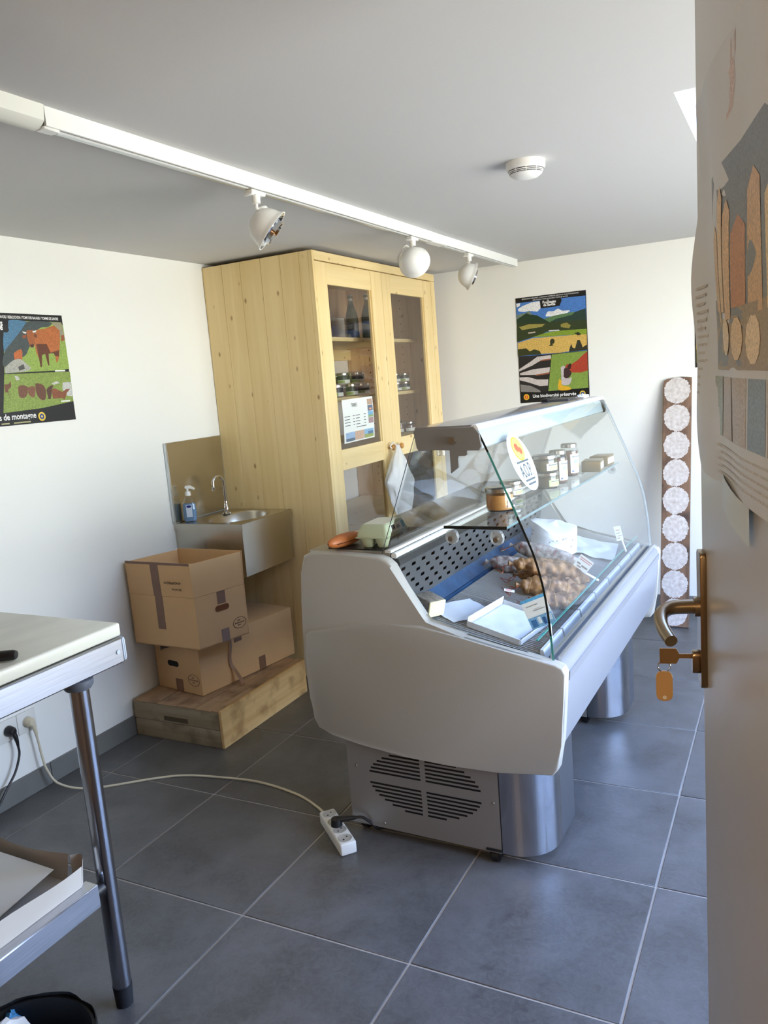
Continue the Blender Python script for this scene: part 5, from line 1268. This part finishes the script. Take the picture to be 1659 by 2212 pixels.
m_gold = mat('gold_wrap', (132, 108, 46), 0.3, 0.65, bump=0.2, bscale=60)
for lbl, y, rz_ in (('gold wrapped block nearer the jars on the glass shelf', 1.185, 6), ('gold wrapped block at the far end of the glass shelf', 1.345, -3)):
    b_ = placed('wrapped_block', lbl, 'packet', .225, y, SHZ, math.radians(rz_), 0, 'gold wrapped blocks on the shelf')
    k = MB(); k.box(-.036, .036, -.060, .045, 0, .042, .003, 2); k.build('wrap', m_gold, b_)
    k = MB(); k.box(.0362, .0372, -.048, .036, .010, .034); k.build('paper_label', m_lab, b_)

# oval sticker on the front glass
cum = [0.0]
for a, b in zip(gp, gp[1:]): cum.append(cum[-1]+math.hypot(b[0]-a[0], b[1]-a[1]))
def on_glass(y, s, off):
    for i in range(len(gp)-1):
        if cum[i] <= s <= cum[i+1]:
            t = (s-cum[i])/(cum[i+1]-cum[i]); x = gp[i][0]+(gp[i+1][0]-gp[i][0])*t; z = gp[i][1]+(gp[i+1][1]-gp[i][1])*t
            d = Vector((gp[i+1][0]-gp[i][0], gp[i+1][1]-gp[i][1])).normalized(); return Vector((x-d.y*off, y, z+d.x*off))
    return Vector((gp[-1][0], y, gp[-1][1]))
SYc, SSc = .235, .128
stk = thing('oval_sticker', 'white oval quality-mark sticker on the curved front glass', 'sticker')
stk.matrix_basis = CT @ Matrix.Translation((.262, SYc, 1.128)); SI = Matrix.Translation((-.262, -SYc, -1.128))
def stick_poly(nm, pts, m, off, n=8):
    k = MB(); k.M = SI; c = (sum(p[0] for p in pts)/len(pts), sum(p[1] for p in pts)/len(pts)); prev = [k.v(on_glass(SYc+c[0], SSc-c[1], off))]
    for j in range(1, n+1):
        f = j/n; cur = [k.v(on_glass(SYc+c[0]+(x-c[0])*f, SSc-c[1]-(y-c[1])*f, off)) for x, y in pts]
        for i in range(len(pts)):
            i2 = (i+1) % len(pts)
            if j == 1: k.f([prev[0], cur[i], cur[i2]])
            else: k.f([prev[i], cur[i], cur[i2], prev[i2]])
        prev = cur
    return k.build(nm, m, stk, sharp=80)
ell = lambda cx_, cy_, a, b, n=32: [(cx_+a*math.cos(2*PI*i/n), cy_+b*math.sin(2*PI*i/n)) for i in range(n)]
stick_poly('vinyl', ell(0, 0, .083, .088), mat('sticker_white', (228, 238, 236), 0.4), .0006)
stick_poly('emblem', ell(.006, .040, .043, .037), pm((226, 150, 40)), .0010)
stick_poly('emblem', ell(.006, .040, .038, .032), pm((240, 200, 90)), .0013)
stick_poly('emblem', ell(-.002, .044, .016, .014, 9), pm((206, 80, 50)), .0016); stick_poly('emblem', ell(.018, .032, .014, .012, 7), pm((206, 80, 50)), .0016)
me_t = text_mesh('A.O.P.', .058, 'CENTER', bold=.0006)
for v in me_t.vertices: v.co = SI @ on_glass(SYc+v.co.x*.62, SSc+.046-v.co.y, .0014)
me_t.materials.append(mat('sticker_ink', (70, 82, 84), 0.6)); ot = bpy.data.objects.new('lettering', me_t); COL.objects.link(ot); ot.parent = stk
for x0, x1, z in ((-.050, .050, -.002), (-.042, .040, -.058), (-.034, .032, -.070)):
    stick_poly('text_line', [(x0, z), (x1, z), (x1, z+.006), (x0, z+.006)], MATS['sticker_ink'], .0012, 3)

# ---------------------------------------------------------------- on the service worktop and the canopy
WZ = .9035
k = MB(); k.box(-.11, .11, -.17, .17, 0, .003, .001, 1); o = finish(k, 'rubber_mat', 'thin black mat under the egg carton on the worktop', 'mat', m_black, -.205, .235, 0, z=WZ, tilt=0)
m_pulp = mat('green_pulp', (186, 198, 168), 0.85, bump=0.2, bscale=120)
eg = placed('egg_carton', 'pale green egg carton on the black mat', 'egg carton', -.168, .150, WZ+.0035, math.radians(4))
k = MB()
for i in range(3):
    for j in range(2):
        cx_, cy_ = -.024+.048*j, -.050+.050*i
        lo_ = lambda f, z: [(cx_+.024*f*math.copysign(abs(math.cos(2*PI*t/16))**.6, math.cos(2*PI*t/16)), cy_+.024*f*math.copysign(abs(math.sin(2*PI*t/16))**.6, math.sin(2*PI*t/16)), z) for t in range(16)]
        loft(k, [lo_(.55, 0), lo_(.65, .004), lo_(.92, .026), lo_(1.02, .032)])
k.box(-.054, .054, -.080, .080, .030, .034, .001, 1); k.build('tray', m_pulp, eg)
k = MB()
rr_ = lambda w, d, z: [(x, y, z) for x, y in rounded([(-w, -d), (w, -d), (w, d), (-w, d)], .014, 4)]
loft(k, [rr_(.053, .079, .0345), rr_(.052, .078, .040), rr_(.042, .066, .066), rr_(.038, .062, .069)]); k.build('lid', m_pulp, eg)
k = MB(); k.poly([(.0528, -.050, .0400), (.0528, .062, .0400), (.0436, .056, .0640), (.0436, -.044, .0640)]); lbl = k.build('paper_label', m_lab, eg)
for x0, x1, z0, z1, c in ((-.036, -.012, .35, .9, (50, 54, 56)), (-.002, .022, .3, .7, (120, 130, 126)), (.036, .058, .1, .95, (70, 150, 150))):
    k = MB(); f = lambda y, t: (.0532-.0092*t, y, .0400+.0240*t); k.poly([f(x0, z0), f(x1, z0), f(x1, z1), f(x0, z1)]); k.build('print', pm(c), lbl)
k = MB(); k.box(-.036, .036, -.056, .052, .0692, .0698); k.build('paper_label', m_lab, eg)
ro = placed('smoked_sausage', 'stubby orange-brown roll lying left of the egg carton', 'sausage', -.272, .095, WZ+.0035+.0195, math.radians(80))
k = MB(); k.lump((-.075, 0, 0), (.075, 0, 0), .0205, .06, 20, 3.0, 26, 18); k.build('casing', mat('orange_casing', (182, 108, 56), 0.45, var=0.1, vscale=20), ro, sharp=80)
k = MB(); k.box(-.055, .05, -.0212, -.018, -.004, -.002); k.build('slit', mat('slit_brown', (80, 40, 22), 0.8), ro)
bx = placed('flat_box', 'flat dark box lying on the far end of the counter canopy', 'box', .075, 1.22, 1.2625, math.radians(3))
k = MB(); k.box(-.045, .060, -.03, .16, 0, .008, .001, 1); k.build('base', mat('box_grey', (70, 68, 64), 0.4), bx)
k = MB(); k.box(-.047, -.020, -.040, .150, 0, .012, .002, 1); k.build('edge_cap', m_black, bx)
k = MB(); crumple(k, (0, 0, .008), .026, .035, .008, 2.0, amp=.4); finish(k, 'paper_scrap', 'scrap of white paper on the canopy edge below the mountain poster', 'paper', m_paper, .180, 1.24, .003, z=1.2635, tilt=0, sharp=20)

# ---------------------------------------------------------------- in the cabinet
m_bott = glassmat('bottle_glass', (0.60, 0.62, 0.52), base=0.07)
m_juice = mat('bottle_drink', (120, 118, 70), 0.3)
gbt = 'bottles on the top cabinet shelf'
for i, (x, y, lab_, lbl) in enumerate(((-2.255, 4.105, (28, 26, 24), 'left bottle on the top cabinet shelf with a black label'), (-2.175, 4.150, (40, 42, 48), 'front bottle on the top cabinet shelf with a dark label'),
                                 (-2.300, 4.190, (60, 58, 52), 'rear bottle on the top cabinet shelf behind the dark one'), (-2.200, 4.235, (216, 206, 170), 'right bottle on the top cabinet shelf with a cream label'))):
    b_ = thing('bottle', lbl, 'bottle', (x, y, 1.6285), 0, gbt)
    k = MB(); k.lathe([(0, 0), (.034, 0), (.037, .004), (.037, .125), (.033, .155), (.018, .205), (.0135, .225), (.0135, .245), (.0155, .247), (.0155, .257), (.011, .258)], seg=24); k.build('glass', m_bott, b_)
    k = MB(); k.lathe([(0, .003), (.034, .004), (.034, .125), (.030, .152), (.016, .200), (0, .200)], seg=20); k.build('drink', mat('drink_%d' % i, ((118, 112, 84), (92, 96, 92), (110, 108, 96), (170, 150, 74))[i], 0.3), b_)
    k = MB(); k.lathe([(0, .268), (.0135, .267), (.0145, .238), (.0142, .232)], seg=16); k.build('cap', mat('cap_grey', (196, 194, 190), 0.3, 0.6), b_)
    a0, a1 = math.radians(-110), math.radians(20)
    k = MB(); k.grid(lambda u, v: (.0376*math.cos(a0+(a1-a0)*u), .0376*math.sin(a0+(a1-a0)*u), .022+.085*v), 12, 1); k.build('paper_label', pm(lab_), b_)
gj = 'terrine jars on the middle cabinet shelf'
art_c = [(.0, 1, .45, 1, (34, 36, 40)), (.0, .5, .05, .4, (150, 170, 90))]
rows = [(-2.07, 3.535, 0, .041, .062, m_tan, 'leftmost jar of the bottom row on the middle cabinet shelf'), (-2.07, 3.690, 0, .043, .062, m_tan, 'second jar of the bottom row on the middle cabinet shelf'),
        (-2.07, 3.815, 0, .043, .062, m_choc, 'third jar of the bottom row on the middle cabinet shelf'), (-2.07, 3.610, 1, .042, .058, m_choc, 'left jar of the upper row behind the left cabinet pane'),
        (-2.07, 3.765, 1, .043, .058, m_choc, 'right jar of the upper row behind the left cabinet pane')]
for x, y, lv, r, h, c, lbl in rows:
    jar('jar', lbl, r, h, c, m_lid, m_lab, Matrix.Translation((x, y, 1.3325+lv*.0625)), labturn=-40, neck=.97, art=art_c, labh=(.1, .95), group=gj, seg=20)
for y, lv, lbl in ((4.215, 0, 'lower left of the four small jars behind the right pane'), (4.330, 0, 'lower right of the four small jars behind the right pane'), (4.205, 1, 'upper left of the four small jars behind the right pane'), (4.325, 1, 'upper right of the four small jars behind the right pane')):
    jar('jar', lbl, .035, .050, m_pinkp, m_lid, m_lab, Matrix.Translation((-2.06, y, 1.3325+lv*.0505)), labturn=-40, neck=.95, art=art_c, labh=(.1, .95), group=gj, seg=20)
jar('jar', 'round jar on the lowest glazed cabinet shelf', .040, .060, m_choc, m_lid, m_lab, Matrix.Translation((-2.02, 4.270, 1.0905)), labturn=-40, neck=.82, labh=(.1, .5), seg=20)
jar('jar', 'slim dark jar beside the round one on the lowest glazed shelf', .022, .075, m_choc, m_black, m_lab, Matrix.Translation((-2.03, 4.170, 1.0905)), labturn=-40, neck=.7, labh=(.1, .4), seg=18)
# plastic bag tied to the knob
m_bag = glassmat('bag_plastic', (0.92, 0.92, 0.88), base=0.06, gloss=0.25, frost=0.55)
bag = thing('plastic_bag', 'thin white plastic bag hanging from the left cabinet knob', 'bag', (CX+.03, 3.715, 1.02))
k = MB(bag)
def bagf(u, v):
    a = 2*PI*u; z = 1.065-.375*v
    w = .014+.022*min(v*4, 1)+.088*(max(0, v-.10)/.42 if v < .52 else 1)**1.0*(1 if v < .52 else 1-.55*((v-.52)/.48)**1.4); d = .010+.030*math.sin(PI*min(v*1.05, 1))
    f = 1+.18*noise.noise(Vector((math.cos(a)*2.5, math.sin(a)*2.5, v*5)))
    return (CX+.046+d*math.sin(a)*f+.004, 3.700+(.010 if v < .5 else .01+.05*(v-.5))+w*1.15*math.cos(a)*f, z-.03*v*math.cos(a)*.6)
k.grid(bagf, 40, 22, closeu=True); k.build('sack', m_bag, bag, sharp=60)
k = MB(bag); k.tube([(CX+.026+.004*math.cos(3*t), 3.707+.022*math.cos(t), 1.060+.018*math.sin(t)) for t in [2*PI*i/18 for i in range(18)]], .004, 6, closed=True); k.build('handle_loop', m_bag, bag)
